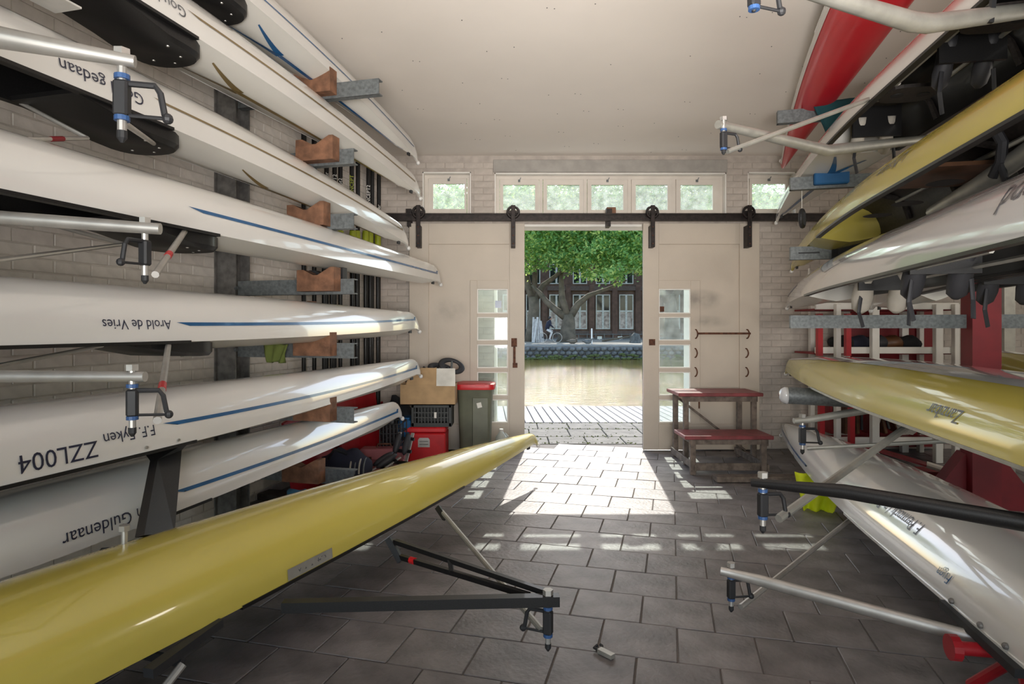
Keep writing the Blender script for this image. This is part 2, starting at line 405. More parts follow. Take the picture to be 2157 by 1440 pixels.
# end wall with its openings
XL, XR = -1.75, 8.4
DO = (-.205, 2.10, 2.597)                 # doorway: x0, x1, height
WIN = [(bx(890), bx(992), bz(464), bz(362)), (bx(1042), bx(1530), bz(464), bz(364)), (bx(1575), bx(1677), bz(464), bz(362))]
def solid_cells(mb, y0, y1, grow=0):
    xs = sorted({XL, XR, DO[0], DO[1]} | {w_[0] for w_ in WIN} | {w_[1] for w_ in WIN}); zs = sorted({0, 3.75, DO[2]} | {w_[2] for w_ in WIN} | {w_[3] for w_ in WIN})
    for a, b in zip(xs, xs[1:]):
        for c, d in zip(zs, zs[1:]):
            mx, mz = (a + b) / 2, (c + d) / 2
            if DO[0] < mx < DO[1] and mz < DO[2]: continue
            if any(w_[0] < mx < w_[1] and w_[2] < mz < w_[3] for w_ in WIN): continue
            mb.lo((a, y0, c), (b, y1 if mz < DO[2] else y1 - .12, d))
wb = MB(); solid_cells(wb, YB, YB + TH); wb = structure(wb.build('wall_back', 'mortar_dimmed'))
brick_b = mesh_of(MB().box((0, 0, 0), (BW, .02, BH), None, .004), 'brick', 'wall_paint_dimmed')
restb = MB(); n_ind = 0
holes = [(DO[0], DO[1], 0, DO[2])] + WIN + [(bx(1039), bx(1531), bz(364), bz(336))]
for k in range(50):
    z = .04 + k * PH
    if z > 3.34: break
    for j in range(-9, 40):
        x0 = j * PW + (PW / 2 if k % 2 else 0) - BW / 2; x1 = x0 + BW
        if x0 < XL or x1 > XR: continue
        full = True
        for h_ in holes:
            if h_[2] - BH / 2 < z < h_[3] + BH / 2 and x1 > h_[0] and x0 < h_[1]:
                full = False
                if x0 < h_[0]: x1 = min(x1, h_[0])
                elif x1 > h_[1]: x0 = max(x0, h_[1])
                else: x1 = x0
        if x1 - x0 < .03: continue
        x = (x0 + x1) / 2
        px = CX + x / YB * F; py = HY - (z - EYE) / YB * F
        vis = (800 < px < 870 and py < 860) or (870 <= px < 1045 and py < 460) or (1000 < px < 1045 and py < 900) or (1530 < px < 1770 and py < 470) or (1600 < px < 1700 and py < 960) or (1700 < px < 1740 and 560 < py < 900)
        if vis and n_ind < 298:
            m_ = Matrix.Translation((x, YB + .0055 - R() * .002, z)) @ Matrix.Rotation((R() - .5) * .01, 4, 'Y')
            if not full: m_ = m_ @ Matrix.Diagonal(((x1 - x0) / BW, 1, 1, 1))
            inst('brick', brick_b, wb, m_); n_ind += 1
        else: restb.box((x, YB + .0055, z), (x1 - x0, .02, BH))
restb.build('hidden_bricks', 'wall_paint_dimmed', wb, kind='stuff')
structure(MB().lo((bx(1039), YB - .02, bz(363)), (bx(1531), YB + .02, bz(337)), .004).build('trim_1', 'lintel'))
wr = structure(MB().box(room(9.9, -2, 1.9), (.3, 13.5, 3.8), RAX).build('wall_right', 'wall_paint'))
# reveals in white
tr = MB()
for w_ in WIN:
    tr.lo((w_[0], YB + .002, w_[3] - .012), (w_[1], YB + TH - .12, w_[3])); tr.lo((w_[0], YB + .002, w_[2]), (w_[0] + .012, YB + TH - .12, w_[3])); tr.lo((w_[1] - .012, YB + .002, w_[2]), (w_[1], YB + TH - .12, w_[3])); tr.lo((w_[0], YB + .002, w_[2]), (w_[1], YB + TH - .12, w_[2] + .02))
structure(tr.build('trim_2', 'white_paint'))
tr = MB().lo((DO[0], YB + .01, DO[2] - .025), (DO[1], YB + TH + .01, DO[2])).lo((DO[0], YB + .01, 0), (DO[0] + .03, YB + TH, DO[2])).lo((DO[1] - .03, YB + .01, 0), (DO[1], YB + TH, DO[2]))
structure(tr.build('trim_3', 'white_paint'))
# windows in the wall: frame, sashes, panes
def window(name, w_, panes, y):
    x0, x1, z0, z1 = w_
    fr = MB(); e = .04
    fr.lo((x0 + .012, y, z1 - .012 - e), (x1 - .012, y + .06, z1 - .012)).lo((x0 + .012, y, z0 + .02), (x1 - .012, y + .03, z0 + .05))
    xs = [x0 + .012] + [None] * 0
    edges = [x0 + .012]
    for a, b in zip(panes, panes[1:]): edges.append((a[1] + b[0]) / 2)
    edges.append(x1 - .012)
    for i, e_ in enumerate(edges):
        a = e_ if i == 0 else (e_ - e if i == len(edges) - 1 else e_ - e / 2); fr.lo((a, y + .001, z0 + .05), (a + e, y + .059, z1 - .012 - e))
    o = structure(fr.build(name, 'frame_paint'))
    for i, (a, b, c, d) in enumerate(panes):
        l = edges[i] + (e if i == 0 else e / 2) + .004; r = edges[i + 1] - (e if i == len(panes) - 1 else e / 2) - .004
        zb, zt = z0 + .054, z1 - .012 - e - .004
        s = MB().lo((l, y - .012, zb), (a, y + .02, zt)).lo((b, y - .012, zb), (r, y + .02, zt)).lo((a, y - .0119, d), (b, y + .019, zt)).lo((a, y - .0119, zb), (b, y + .019, c))
        so_ = s.build('sash', 'frame_paint', o)
        MB().lo((a - .006, y + .005, c - .006), (b + .006, y + .009, d + .006)).build('pane', 'pane_dirty', so_)
        if i % 2 == 0: MB().lo(((a + b) / 2 - .012, y - .03, zt - .03), ((a + b) / 2 + .012, y - .012, zt - .004)).bar(((a + b) / 2, y - .025, zt - .02), ((a + b) / 2 + .02, y - .03, zt + .02), .008, .008, (0, 1, 0)).build('latch', 'galv', so_)
k_ = (YB + .10) / YB
def g(px): return (px - CX) / F * (YB + .12)
def gz(py): return EYE + (HY - py) / F * (YB + .12)
window('window_1', WIN[0], [(g(913), g(979), gz(441), gz(388))], YB + .10)
window('window_2', WIN[1], [(g(a), g(b), gz(443), gz(390)) for a, b in ((1060, 1127), (1152, 1220), (1245, 1312), (1338, 1405), (1432, 1500))], YB + .10)
window('window_3', WIN[2], [(g(1582), g(1652), gz(441), gz(388))], YB + .10)

# sliding door leaves
def leaf(name, x0, x1, flip, YD):
    zt = bz2(470, YD); zb = .012; o = structure(MB().lo((x0, YD + .03, zb + .01), (x0 + .02, YD + .05, zt - .01)).build(name, 'door_paint'))
    def X(px): return (px - CX) / F * YD
    def Z(py): return EYE + (HY - py) / F * YD
    p = dict(l=(862, 903, 1073, 1105, 990, 1005, 1070), r=(1355, 1388, 1558, 1600, 1388, 1388, 1455))['l' if not flip else 'r']
    a, b, c, d = [X(v) for v in p[:4]]
    y0, y1 = YD, YD + .05
    MB().lo((a, y0, zb), (b, y1, zt), .003).build('stile', 'door_paint', o)
    MB().lo((c, y0, zb), (d, y1, zt), .003).build('stile', 'door_paint', o)
    MB().lo((b, y0 + .0005, Z(514)), (c, y1, zt), .003).build('rail', 'door_paint', o)
    MB().lo((b, y0 + .0005, zb), (c, y1, Z(893)), .003).build('rail', 'door_paint', o)
    ys = [(608, 660), (667, 717), (725, 775), (783, 833), (841, 890)]
    if not flip:
        f0, f1, g0, g1 = X(990), X(1073), X(1005), X(1070)
        MB().lo((b, y0 + .022, Z(893)), (f0, y0 + .036, Z(514))).lo((f0, y0 + .0221, Z(590)), (c, y0 + .036, Z(514))).build('panel', 'door_paint', o)
    else:
        f0, f1, g0, g1 = X(1388), X(1475), X(1388), X(1455)
        MB().lo((f1, y0 + .022, Z(893)), (c, y0 + .036, Z(514))).lo((f0, y0 + .0221, Z(590)), (f1, y0 + .036, Z(514))).build('panel', 'door_paint', o)
    if not flip: MB().lo((f0, y0, Z(893)), (g0, y1, Z(590)), .003).build('stile', 'door_paint', o)
    else: MB().lo((g1, y0, Z(893)), (f1, y1, Z(590)), .003).build('stile', 'door_paint', o)
    if not flip: MB().lo((g1, y0 + .0003, Z(893)), (f1, y1, Z(590))).build('stile', 'door_paint', o)
    zs = [590] + [v for q in ys for v in q] + [893]
    for i in range(0, len(zs), 2):
        MB().lo((g0, y0 + .0007, Z(zs[i + 1])), (g1, y1 - .001, Z(zs[i])), .002).build('glazing_bar', 'door_paint', o)
    for (q, r) in ys:
        MB().lo((g0 - .004, y0 + .028, Z(r) - .004), (g1 + .004, y0 + .032, Z(q) + .004)).build('pane', 'pane_door', o)
        e = .012; bd = MB().lo((g0, y0 + .012, Z(r)), (g0 + e, y0 + .027, Z(q))).lo((g1 - e, y0 + .012, Z(r)), (g1, y0 + .027, Z(q))).lo((g0 + e, y0 + .012, Z(q) - e), (g1 - e, y0 + .027, Z(q))).lo((g0 + e, y0 + .012, Z(r)), (g1 - e, y0 + .027, Z(r) + e))
        bd.build('glazing_bead', 'white_paint', o)
    return o, X, Z
def bz2(py, Y): return EYE + (HY - py) / F * Y
YD = 7.0
dl, X_, Z_ = leaf('door_1', X0 := (862 - CX) / F * YD, (1105 - CX) / F * YD, False, YD)
dr, _, _ = leaf('door_2', (1355 - CX) / F * YD, (1600 - CX) / F * YD, True, YD)
# ironwork on the leaves
h = MB().lo((X_(1077), YD - .008, Z_(730)), (X_(1089), YD, Z_(712))).lo((X_(1081), YD - .03, Z_(772)), (X_(1086), YD - .022, Z_(722))).lo((X_(1080), YD - .024, Z_(774)), (X_(1090), YD, Z_(764))).lo((X_(1081), YD - .024, Z_(733)), (X_(1086), YD, Z_(727)))
h.build('door_handle', 'rust', dl)
h = MB().bar((X_(1467), YD - .04, Z_(702)), (X_(1578), YD - .04, Z_(702)), .022, .022).build('drop_bar', 'rust', dr)
for px, py in ((1465, 703), (1573, 703), (1464, 743), (1571, 743), (1464, 783), (1571, 783)):
    x, z = X_(px), Z_(py); MB().tube([(x, YD, z + .05), (x, YD - .03, z + .048), (x + .008, YD - .045, z + .025), (x + .012, YD - .05, z), (x + .008, YD - .045, z - .025), (x, YD - .03, z - .048), (x, YD, z - .05)], .007, 7).build('bar_hook', 'rust', dr)
MB().lo((X_(1367), YD - .006, Z_(727)), (X_(1380), YD, Z_(714))).lo((X_(1371), YD - .012, Z_(723)), (X_(1376), YD - .004, Z_(717))).build('lock_plate', 'rust', dr)
MB().lo((X_(1390), YD + .02, Z_(656)), (X_(1400), YD + .026, Z_(645))).build('window_sticker', 'rust', dr)
MB().lo((X_(1043), YD + .02, Z_(648)), (X_(1056), YD + .026, Z_(633))).build('window_sticker', 'navy_stripe', dl)
MB().lo((X_(1471), YD - .006, Z_(860)), (X_(1474), YD, Z_(838))).build('bolt', 'rust', dr)
# track
tk = root('door_track', 'dark iron sliding door rail running across the back wall above both leaves', 'rail', (1.2, 6.9, bz2(458, 6.92)))
MB().lo(((800 - CX) / F * 6.95, 6.93, bz2(466, 6.95)), ((1762 - CX) / F * 6.95, 6.955, bz2(450, 6.95))).build('rail_web', 'iron', tk)
MB().lo(((800 - CX) / F * 6.95, 6.90, bz2(466, 6.95)), ((1762 - CX) / F * 6.95, 6.93, bz2(463, 6.95))).lo(((800 - CX) / F * 6.95, 6.915, bz2(453, 6.95)), ((1762 - CX) / F * 6.95, 6.93, bz2(450, 6.95))).build('rail_flange', 'iron', tk)
for px in (861, 1283, 1765):
    x = (px - CX) / F * 6.95; MB().lo((x - .02, 6.955, bz2(476, 6.95)), (x + .02, YB - .002, bz2(441, 6.95))).lo((x - .03, 6.93, bz2(452, 6.95)), (x + .03, 6.99, bz2(440, 6.95))).build('bracket', 'iron', tk)
for i, px in enumerate((881, 1081, 1375, 1579)):
    x = (px - CX) / F * 6.88; y = 6.88
    hg = MB().lo((x - .024, y - .012, bz2(520, y)), (x + .024, y, bz2(432, y)), .003).lo((x - .024, y, bz2(520, y)), (x + .024, YD + .001, bz2(474, y))).build('door_hanger', 'iron', dl if i < 2 else dr)
    MB().ring((x, y + .02, bz2(446, y)), .062, .015, (Vector((1, 0, 0)), Vector((0, 0, 1)), Vector((0, 1, 0))), 20, 6).box((x, y + .02, bz2(446, y)), (.12, .02, .026)).box((x, y + .02, bz2(446, y)), (.026, .02, .12)).build('wheel', 'iron', hg)
    for q in (478, 496, 513): MB().lathe((x, y - .012, bz2(q, y)), [(.008, 0), (.006, .006)], 8, (Vector((1, 0, 0)), Vector((0, 0, 1)), Vector((0, -1, 0)))).build('bolt_head', 'rust', hg)
b = MB().lo((bx(1274), YB - .15, bz2(450, 6.96)), (bx(1293), YB - .05, bz2(436, 6.96)), .004).build('wood_block', 'block_wood')
tag(b, 'small orange brown wood block lying on the iron door rail', 'block')

# ------------------------------------------------------------------ outdoors
gy = YB + TH
st = structure(MB().lo((-6, gy, -.3), (9, 9.08, -.035)).build('terrace_ground', 'joint'))
slab = {}
y = gy + .01
for r_, dep in enumerate((.5, .6, .55)):
    x = -1.6 - .2 * r_
    while x < 3.6:
        wd = .42 + .12 * R(); MB().box((x + wd / 2, y + dep / 2, -.025 - R() * .004), (wd - .012, dep - .012, .05), None, .006).build('slab', 'slab', st); x += wd
    y += dep
ms = MB()
for i in range(900):
    x = -1.2 + R() * 4.2; y = gy + .02 + R() ** 1.5 * 1.63 if R() < .3 else random.choice((gy + .51, gy + 1.11, 9.04)) + (R() - .5) * .05
    if R() < .2: y = gy + .04 + R() * .04
    hgt = .008 + .016 * R(); ms.lathe((x, y, -.012), [(.012 + .012 * R(), 0), (.004, hgt)], 5)
o = ms.build('moss', 'moss', st, kind='stuff')
jt = structure(MB().lo((-6, 9.09, -.2), (9, 11.0, -.06)).build('jetty', 'joint'))
for i in range(64):
    x = -3.4 + i * .1375; a = Vector((-.045, 1, 0)).normalized(); c = Vector((x + .6, 10.045, -.024))
    MB().box(c, (.123, 1.90, .05), (Vector((a.y, -a.x, 0)), a, Vector((0, 0, 1))), .005).build('board', 'jetty', jt)
structure(MB().lo((-60, 10.98, -.60), (80, 35.6, -.40)).build('canal_water', 'water'))
bk = structure(MB().lo((-70, 35.2, -1), (90, 62, .36)).build('bank', 'bank'))
qw = structure(MB().lo((-70, 34.9, -1), (90, 35.25, .30)).build('quay_wall', 'joint'))
def stone_mesh(i):
    random.seed(i); mb = MB().ball((0, 0, 0), (.19, .14, .13), 8, 5); mb.v = [Vector((v.x * (.85 + .3 * R()), v.y, v.z * (.85 + .3 * R()))) for v in mb.v]; return mesh_of(mb, 'stone', 'stone')
sm = [stone_mesh(i) for i in range(5)]; random.seed(3)
for k in range(3):
    for i in range(44):
        inst('stone', random.choice(sm), qw, Matrix.Translation((-3.2 + i * .365 + (k % 2) * .18 + R() * .05, 34.9, -.30 + k * .235 + R() * .03)) @ Matrix.Rotation((R() - .5) * .5, 4, 'Y'))
ms = MB()
for i in range(260): ms.ball((-4 + R() * 17, 34.72 + R() * .1, -.38 + abs(R() - .5) * .5 * (R() < .4) + R() * .05), (.12 + .1 * R(), .06, .04 + .04 * R()), 6, 4)
ms.build('waterline_weed', 'moss', qw, kind='stuff')

# brick school on the far bank
BY = 58.0
def fx(px, Y=BY): return (px - CX) / F * Y
def fz(py, Y=BY): return EYE + (HY - py) / F * Y
bd = root('brick_building', 'dark brown brick building with tall white framed windows across the canal', 'building', (11, BY, .36))
MB().lo((fx(850), BY, .3), (fx(1720), BY + 6, 14)).build('wall', 'facade', bd)
MB().lo((fx(850), BY - .15, fz(612)), (fx(1720), BY, fz(603)), .02).build('cornice', 'facade_trim', bd)
MB().lo((fx(850), BY - .12, fz(703)), (fx(1720), BY, fz(697)), .02).build('sill_band', 'facade_trim', bd)
wins = [1025, 1074, 1123, 1172, 1221.5, 1270, 1319, 1368, 1417, 1466]
for cx in wins:
    for (ya, yb, up) in ((693, 620, 0), (598, 556, 1)):
        x0, x1, z0, z1 = fx(cx - 15), fx(cx + 15), fz(ya), fz(yb)
        f = MB(); e = .09
        f.lo((x0, BY - .06, z0), (x0 + e, BY + .02, z1)).lo((x1 - e, BY - .06, z0), (x1, BY + .02, z1)).lo((x0 + e, BY - .06, z1 - e), (x1 - e, BY + .02, z1)).lo((x0 + e, BY - .06, z0), (x1 - e, BY + .02, z0 + e))
        xm = (x0 + x1) / 2; f.lo((xm - .09, BY - .055, z0 + e), (xm + .09, BY + .02, z1 - e))
        zm = z0 + (z1 - z0) * .52
        if not up: f.lo((x0 + e, BY - .05, zm - .07), (xm - .09, BY + .02, zm + .07)).lo((xm + .09, BY - .05, zm - .07), (x1 - e, BY + .02, zm + .07))
        fo = f.build('window', 'sash', bd)
        for (a, b) in ((x0 + e, xm - .09), (xm + .09, x1 - e)):
            if up: MB().lo((a, BY - .02, z0 + e), (b, BY - .01, z1 - e)).build('pane', 'pane_far', fo)
            else:
                MB().lo((a, BY - .02, zm + .07), (b, BY - .01, z1 - e)).build('pane', 'pane_far', fo)
                MB().lo((a, BY - .02, z0 + e), (b, BY - .01, zm - .07)).build('pane', 'curtain', fo)
    MB().lo((fx(cx + 19), BY - .18, .36), (fx(cx + 30), BY, fz(600)), .03).build('pilaster', 'facade', bd)

# trees
def tree(label, base, trunk, branches, blobs, n):
    o = root('plane_tree', label, 'tree', base, group=None)
    t = MB(); t.tube(trunk[0], trunk[1], 10); t.build('trunk', 'bark', o, smooth='all')
    for (p, r) in branches: MB().tube(p, r, 8).build('branch', 'bark', o, smooth='all')
    lf = MB()
    clumps = []
    for _ in range(n // 42):
        bl = random.choices(blobs, [b_[3] * b_[4] for b_ in blobs])[0]
        while True:
            q = Vector((R() * 2 - 1, R() * 2 - 1, R() * 2 - 1))
            if .2 < q.length < 1: break
        clumps.append((Vector((bl[0] + q.x * bl[3], bl[1] + q.y * bl[3] * .8, bl[2] + q.z * bl[4])), .35 + .45 * R()))
    for _ in range(n):
        cc, r_ = random.choice(clumps)
        q = Vector((random.gauss(0, .5), random.gauss(0, .5), random.gauss(0, .38))) * r_; c = cc + q
        a = Vector((R() - .5, R() - .5, (R() - .5) * .8)).normalized(); b2 = a.orthogonal().normalized(); s_ = .085 + .10 * R()
        lf.add([c - a * s_, c + b2 * s_ * .62, c + a * s_, c - b2 * s_ * .62], [(0, 1, 2, 3)])
    lf.build('foliage', 'leaf', o, kind='stuff')
    return o
def tp(*l): return [at(*q) for q in l]
tree('plane tree nearest the white pole bundle, pale straight trunk forking low', at(1121, 719, 46),
     (tp((1121, 722, 46), (1122, 690, 46), (1125, 650, 46), (1124, 625, 46)), [.62, .48, .42, .40]),
     [(tp((1124, 635, 46), (1112, 600, 46), (1104, 560, 46), (1098, 500, 46)), [.3, .27, .2, .08]), (tp((1126, 632, 46), (1145, 600, 46), (1170, 582, 45), (1190, 560, 44)), [.3, .22, .16, .08]),
      (tp((1124, 630, 46), (1128, 560, 46), (1135, 470, 46)), [.25, .2, .08])],
     [(-3.2, 46, 9.5, 4.2, 3.4), (1.0, 44, 9.0, 3.6, 3.2), (-7.5, 46, 10, 4, 3.6), (3.0, 45, 8.8, 2.6, 2.6), (0, 43, 12, 4, 2.5), (1.6, 43.5, 7.0, 2.6, 1.7)], 26000)
tree('plane tree with thick grey trunk splitting into a wide V', at(1196, 719, 45),
     (tp((1194, 723, 45), (1196, 700, 45), (1198, 675, 45), (1196, 662, 45)), [.85, .58, .47, .45]),
     [(tp((1192, 668, 45), (1170, 652, 45), (1150, 634, 45), (1138, 618, 45), (1120, 600, 45)), [.32, .25, .21, .17, .07]), (tp((1200, 668, 45), (1218, 640, 45), (1240, 622, 45), (1280, 608, 44), (1320, 590, 43)), [.32, .24, .19, .13, .05]),
      (tp((1195, 665, 45), (1184, 630, 45), (1182, 590, 45), (1190, 520, 45)), [.3, .25, .19, .08])],
     [(5.5, 43, 7.6, 3.2, 2.7), (8.5, 42, 8.0, 3.2, 3.1), (4.0, 44, 10, 3.6, 3), (8, 44, 11.5, 4.5, 2.8), (6.8, 41, 6.0, 2.2, 1.6), (4.0, 43, 6.9, 2.0, 1.4)], 30000)
tree('plane tree farthest along the quay, only its crown showing beside the doorway', at(1400, 719, 44),
     (tp((1415, 722, 44), (1414, 680, 44), (1410, 620, 44)), [.7, .5, .42]),
     [(tp((1410, 640, 44), (1380, 590, 43), (1340, 550, 42)), [.3, .2, .07]), (tp((1411, 640, 44), (1440, 590, 44), (1480, 540, 44)), [.3, .2, .07])],
     [(11.5, 42, 7.4, 2.8, 2.7), (14.5, 43, 8.5, 3.6, 3.2), (10.5, 43, 10.5, 3.4, 2.8), (18, 44, 10, 4.2, 3.6), (12.5, 41, 12.3, 4, 2)], 26000)
# bits on the far bank
pb = root('pole_bundle', 'bundle of pale wooden poles leaning round the nearest tree trunk', 'poles', at(1133, 724, 44))
for i, (xa, xb) in enumerate(((1122, 1124), (1126, 1128), (1131, 1129), (1136, 1132), (1141, 1136), (1145, 1139), (1124, 1133))):
    MB().tube([at(xa, 725, 44.2 - .05 * i), at(xb, 668 + (i % 3) * 4, 44.6 - .05 * i)], .075, 7).build('pole', 'pole_white', pb)
tag(MB().tube([at(1246.5, 724, 40), at(1246.5, 693, 40)], .05, 8).ball(at(1246.5, 693, 40), .05).build('marker_post', 'white_paint'), 'slim white post standing alone on the far bank', 'post')
fe = root('bank_fence', 'low iron railing in front of the brick building', 'fence', at(1280, 716, 54))
for py in (704, 712): MB().tube([at(1165, py, 54), at(1460, py, 54)], .045, 6).build('rail', 'galv_dark', fe)
for px in range(1165, 1461, 18): MB().tube([at(px, 716, 54), at(px, 702, 54)], .05, 6).build('post', 'galv_dark', fe)
for px in (1263, 1306): tag(MB().box(at(px, 711, 53.8), (.4, .04, .25)).tube([at(px, 716.5, 53.8), at(px, 711, 53.8)], .03, 6).build('notice_board', 'white_paint'), 'small white sign on the bank railing, ' + ('nearer the white post' if px == 1263 else 'farther from the white post'), 'sign', 'signs on the bank railing')
tag(MB().tube([at(1338, 724, 42), at(1339, 708, 42), at(1341, 702, 42)], [.42, .32, .2], 9).build('tree_stump', 'stone'), 'pale grey tree stump on the far bank', 'stump')
tag(MB().tube([at(1268, 718, 46), at(1330, 708, 46)], [.09, .05], 7).build('fallen_branch', 'bark'), 'long bare branch lying on the far bank', 'branch')
for i, px in enumerate((1206, 1238)):
    p = at(px, 724, 40); q = MB().ball(p + Vector((0, 0, .16)), (.28, .15, .16), 10, 7).tube([p + Vector((.2, 0, .2)), p + Vector((.3, 0, .36)), p + Vector((.38, 0, .38))], [.08, .05, .02], 7).tube([p + Vector((-.2, 0, .18)), p + Vector((-.42, 0, .2))], [.1, .01], 6).tube([p + Vector((0, .05, -.04)), p + Vector((0, .05, .1))], .02, 5).tube([p + Vector((0, -.05, -.04)), p + Vector((0, -.05, .1))], .02, 5)
    tag(q.build('goose', 'bark' if i == 0 else 'stone', smooth='all'), ('brown goose' if i == 0 else 'grey goose') + ' resting on the far bank beside the thick tree', 'bird', 'geese on the bank')
# cyclist and car
p0 = at(1158, 724, 43); p0.z = .36
bi = root('bicycle', 'dark city bicycle ridden along the far bank', 'bicycle', p0)
XZ = (Vector((1, 0, 0)), Vector((0, 0, 1)), Vector((0, 1, 0)))
for dx in (-.52, .52):
    wh = MB().ring(p0 + Vector((dx, 0, .35)), .33, .02, XZ, 24, 6).build('wheel', 'shoe_white', bi)
    s_ = MB()
    for k in range(8): a = k * math.pi / 8; s_.tube([p0 + Vector((dx + .33 * math.cos(a), 0, .35 + .33 * math.sin(a))), p0 + Vector((dx - .33 * math.cos(a), 0, .35 - .33 * math.sin(a)))], .004, 4)
    s_.build('spokes', 'galv', wh)
V3 = lambda *a: p0 + Vector(a)
MB().tube([V3(-.52, 0, .35), V3(-.05, 0, .32), V3(-.18, 0, .82), V3(.38, 0, .82), V3(-.05, 0, .32)], .02, 6).tube([V3(-.52, 0, .35), V3(-.18, 0, .75)], .015, 6).tube([V3(.52, 0, .35), V3(.38, 0, .82), V3(.34, 0, 1.0), V3(.22, .2, 1.05)], .02, 6).tube([V3(.34, 0, 1.0), V3(.22, -.2, 1.05)], .02, 6).build('bike_frame', 'black_rubber', bi)
MB().ball(V3(-.2, 0, .9), (.14, .08, .04)).build('saddle', 'black_rubber', bi)
pe = root('person', 'person in a dark jacket and pale trousers riding a bicycle', 'person', p0)
MB().tube([V3(-.2, 0, .93), V3(-.14, 0, 1.15), V3(-.04, 0, 1.4), V3(0, 0, 1.5), V3(.02, 0, 1.58)], [.15, .16, .19, .12, .06], 12, flat=1.15).tube([V3(-.03, .2, 1.42), V3(.1, .24, 1.18), V3(.24, .19, 1.08)], [.06, .05, .035], 8).tube([V3(-.03, -.2, 1.42), V3(.1, -.24, 1.18), V3(.24, -.19, 1.08)], [.06, .05, .035], 8).build('jacket', 'navy_cloth', pe, smooth='all')
MB().tube([V3(-.2, .08, .93), V3(.16, .1, .82), V3(.02, .1, .42), V3(.06, .1, .3)], [.1, .08, .055, .04], 9).tube([V3(-.2, -.08, .93), V3(.14, -.1, .7), V3(-.02, -.1, .26), V3(.06, -.1, .2)], [.1, .08, .055, .04], 9).build('trousers', 'pole_white', pe, smooth='all')
MB().ball(V3(.05, 0, 1.7), (.1, .085, .13)).tube([V3(.14, 0, 1.7), V3(.17, 0, 1.68)], [.02, .012], 6).build('head', 'skin', pe, smooth='all')
MB().ball(V3(.02, 0, 1.735), (.115, .1, .12)).build('hair', 'shoe_dark', pe, smooth='all')
p0 = at(1102, 722, 52); p0.z = .36; p0.x = at(1118, 722, 52).x - 2.1
ca = root('car', 'black car parked behind the nearest tree, half hidden by the doorway edge', 'car', p0)
MB().prism([V3(-2.1, -.85, .35), V3(2.1, -.85, .35), V3(2.1, -.85, .85), V3(1.3, -.85, .98), V3(.7, -.85, 1.42), V3(-1.5, -.85, 1.42), V3(-2.0, -.85, 1.0)], (0, 1.7, 0)).build('body', 'black_rubber', ca)
MB().prism([V3(1.15, -.87, 1.0), V3(.66, -.87, 1.36), V3(-1.4, -.87, 1.36), V3(-1.75, -.87, 1.0)], (0, 1.74, 0)).build('window_glass', 'pane_far', ca)
for dx in (-1.35, 1.35):
    for dy in (-.8, .62): MB().lathe(V3(dx, dy, .33), [(.33, 0), (.33, .18)], 16, (Vector((1, 0, 0)), Vector((0, 0, 1)), Vector((0, 1, 0)))).build('wheel', 'shoe_dark', ca)
MB().lo(V3(2.08, .4, .6), V3(2.13, .75, .75)).lo(V3(2.08, -.75, .6), V3(2.13, -.4, .75)).build('tail_light', 'red_plastic', ca)

# ------------------------------------------------------------------ racks
def chan(t0, t1, s, z, h=.107, wd=.055):
    m = MB(); L = t1 - t0; c = (t0 + t1) / 2
    m.box(room(c, s, z), (L, .008, h), RAX)
    for k in (-1, 1): m.box(room(c, s + wd / 2, z + k * (h / 2 - .004)), (L, wd, .008), RAX)
    return m
def vblock(mb, t, s, zb, wid=.29, dep=.09, base=.085, horn=.06, notch=None):
    """cradle block: flat foot and two horns round a V notch"""
    h = wid / 2; pts = [(-h, 0), (h, 0), (h, base + horn), (h - .03, base + horn), (.015, base), (-.015, base), (-h + .05, base + horn * .7), (-h, base + horn * .7)]
    return mb.prism([room(t + a, s - dep / 2, zb + b) for a, b in pts], U * dep)
lr = root('boat_rack', 'galvanised steel rack of seven cantilever arms on the white brick side wall', 'rack', room(.1, 0, 0), ANG)
col = MB()
for s_ in (-.075, .075): col.box(room(.09, s_, 1.74), (.16, .012, 3.48), RAX)
col.box(room(.09, 0, 1.74), (.012, .14, 3.48), RAX)
col.box(room(.012, 0, 1.74), (.012, .21, 3.48), RAX)
col.build('column', 'galv_dark', lr)
LB = [(3.07, 1.307, 1), (2.60, 1.115, 0), (2.148, 1.115, 0), (1.69, 1.115, 2), (1.239, 1.115, 0), (.786, 1.115, 0), (.35, 1.115, 0)]
BT = [.84, .86, .79, .87, .84, .84, .75]
for (z, te, kind), t in zip(LB, BT):
    bo = chan(.17, te, -.05, z).build('beam', 'galv', lr)
    vb = MB(); vblock(vb, t, -.10, z - .035, base=.11, horn=.055); vb.build('cradle_block', 'block_wood', bo)
    if kind == 2: vblock(MB(), t, .02, z + .054, .27, .06, .03, .055).build('cradle_pad', 'black_rubber', bo)
    for q in (-.1, .1): MB().lathe(room(.175, -.05 + q * .4, z), [(.014, 0), (.014, .02)], 6, (U, Vector((0, 0, 1)), RR)).build('bolt', 'galv', bo)

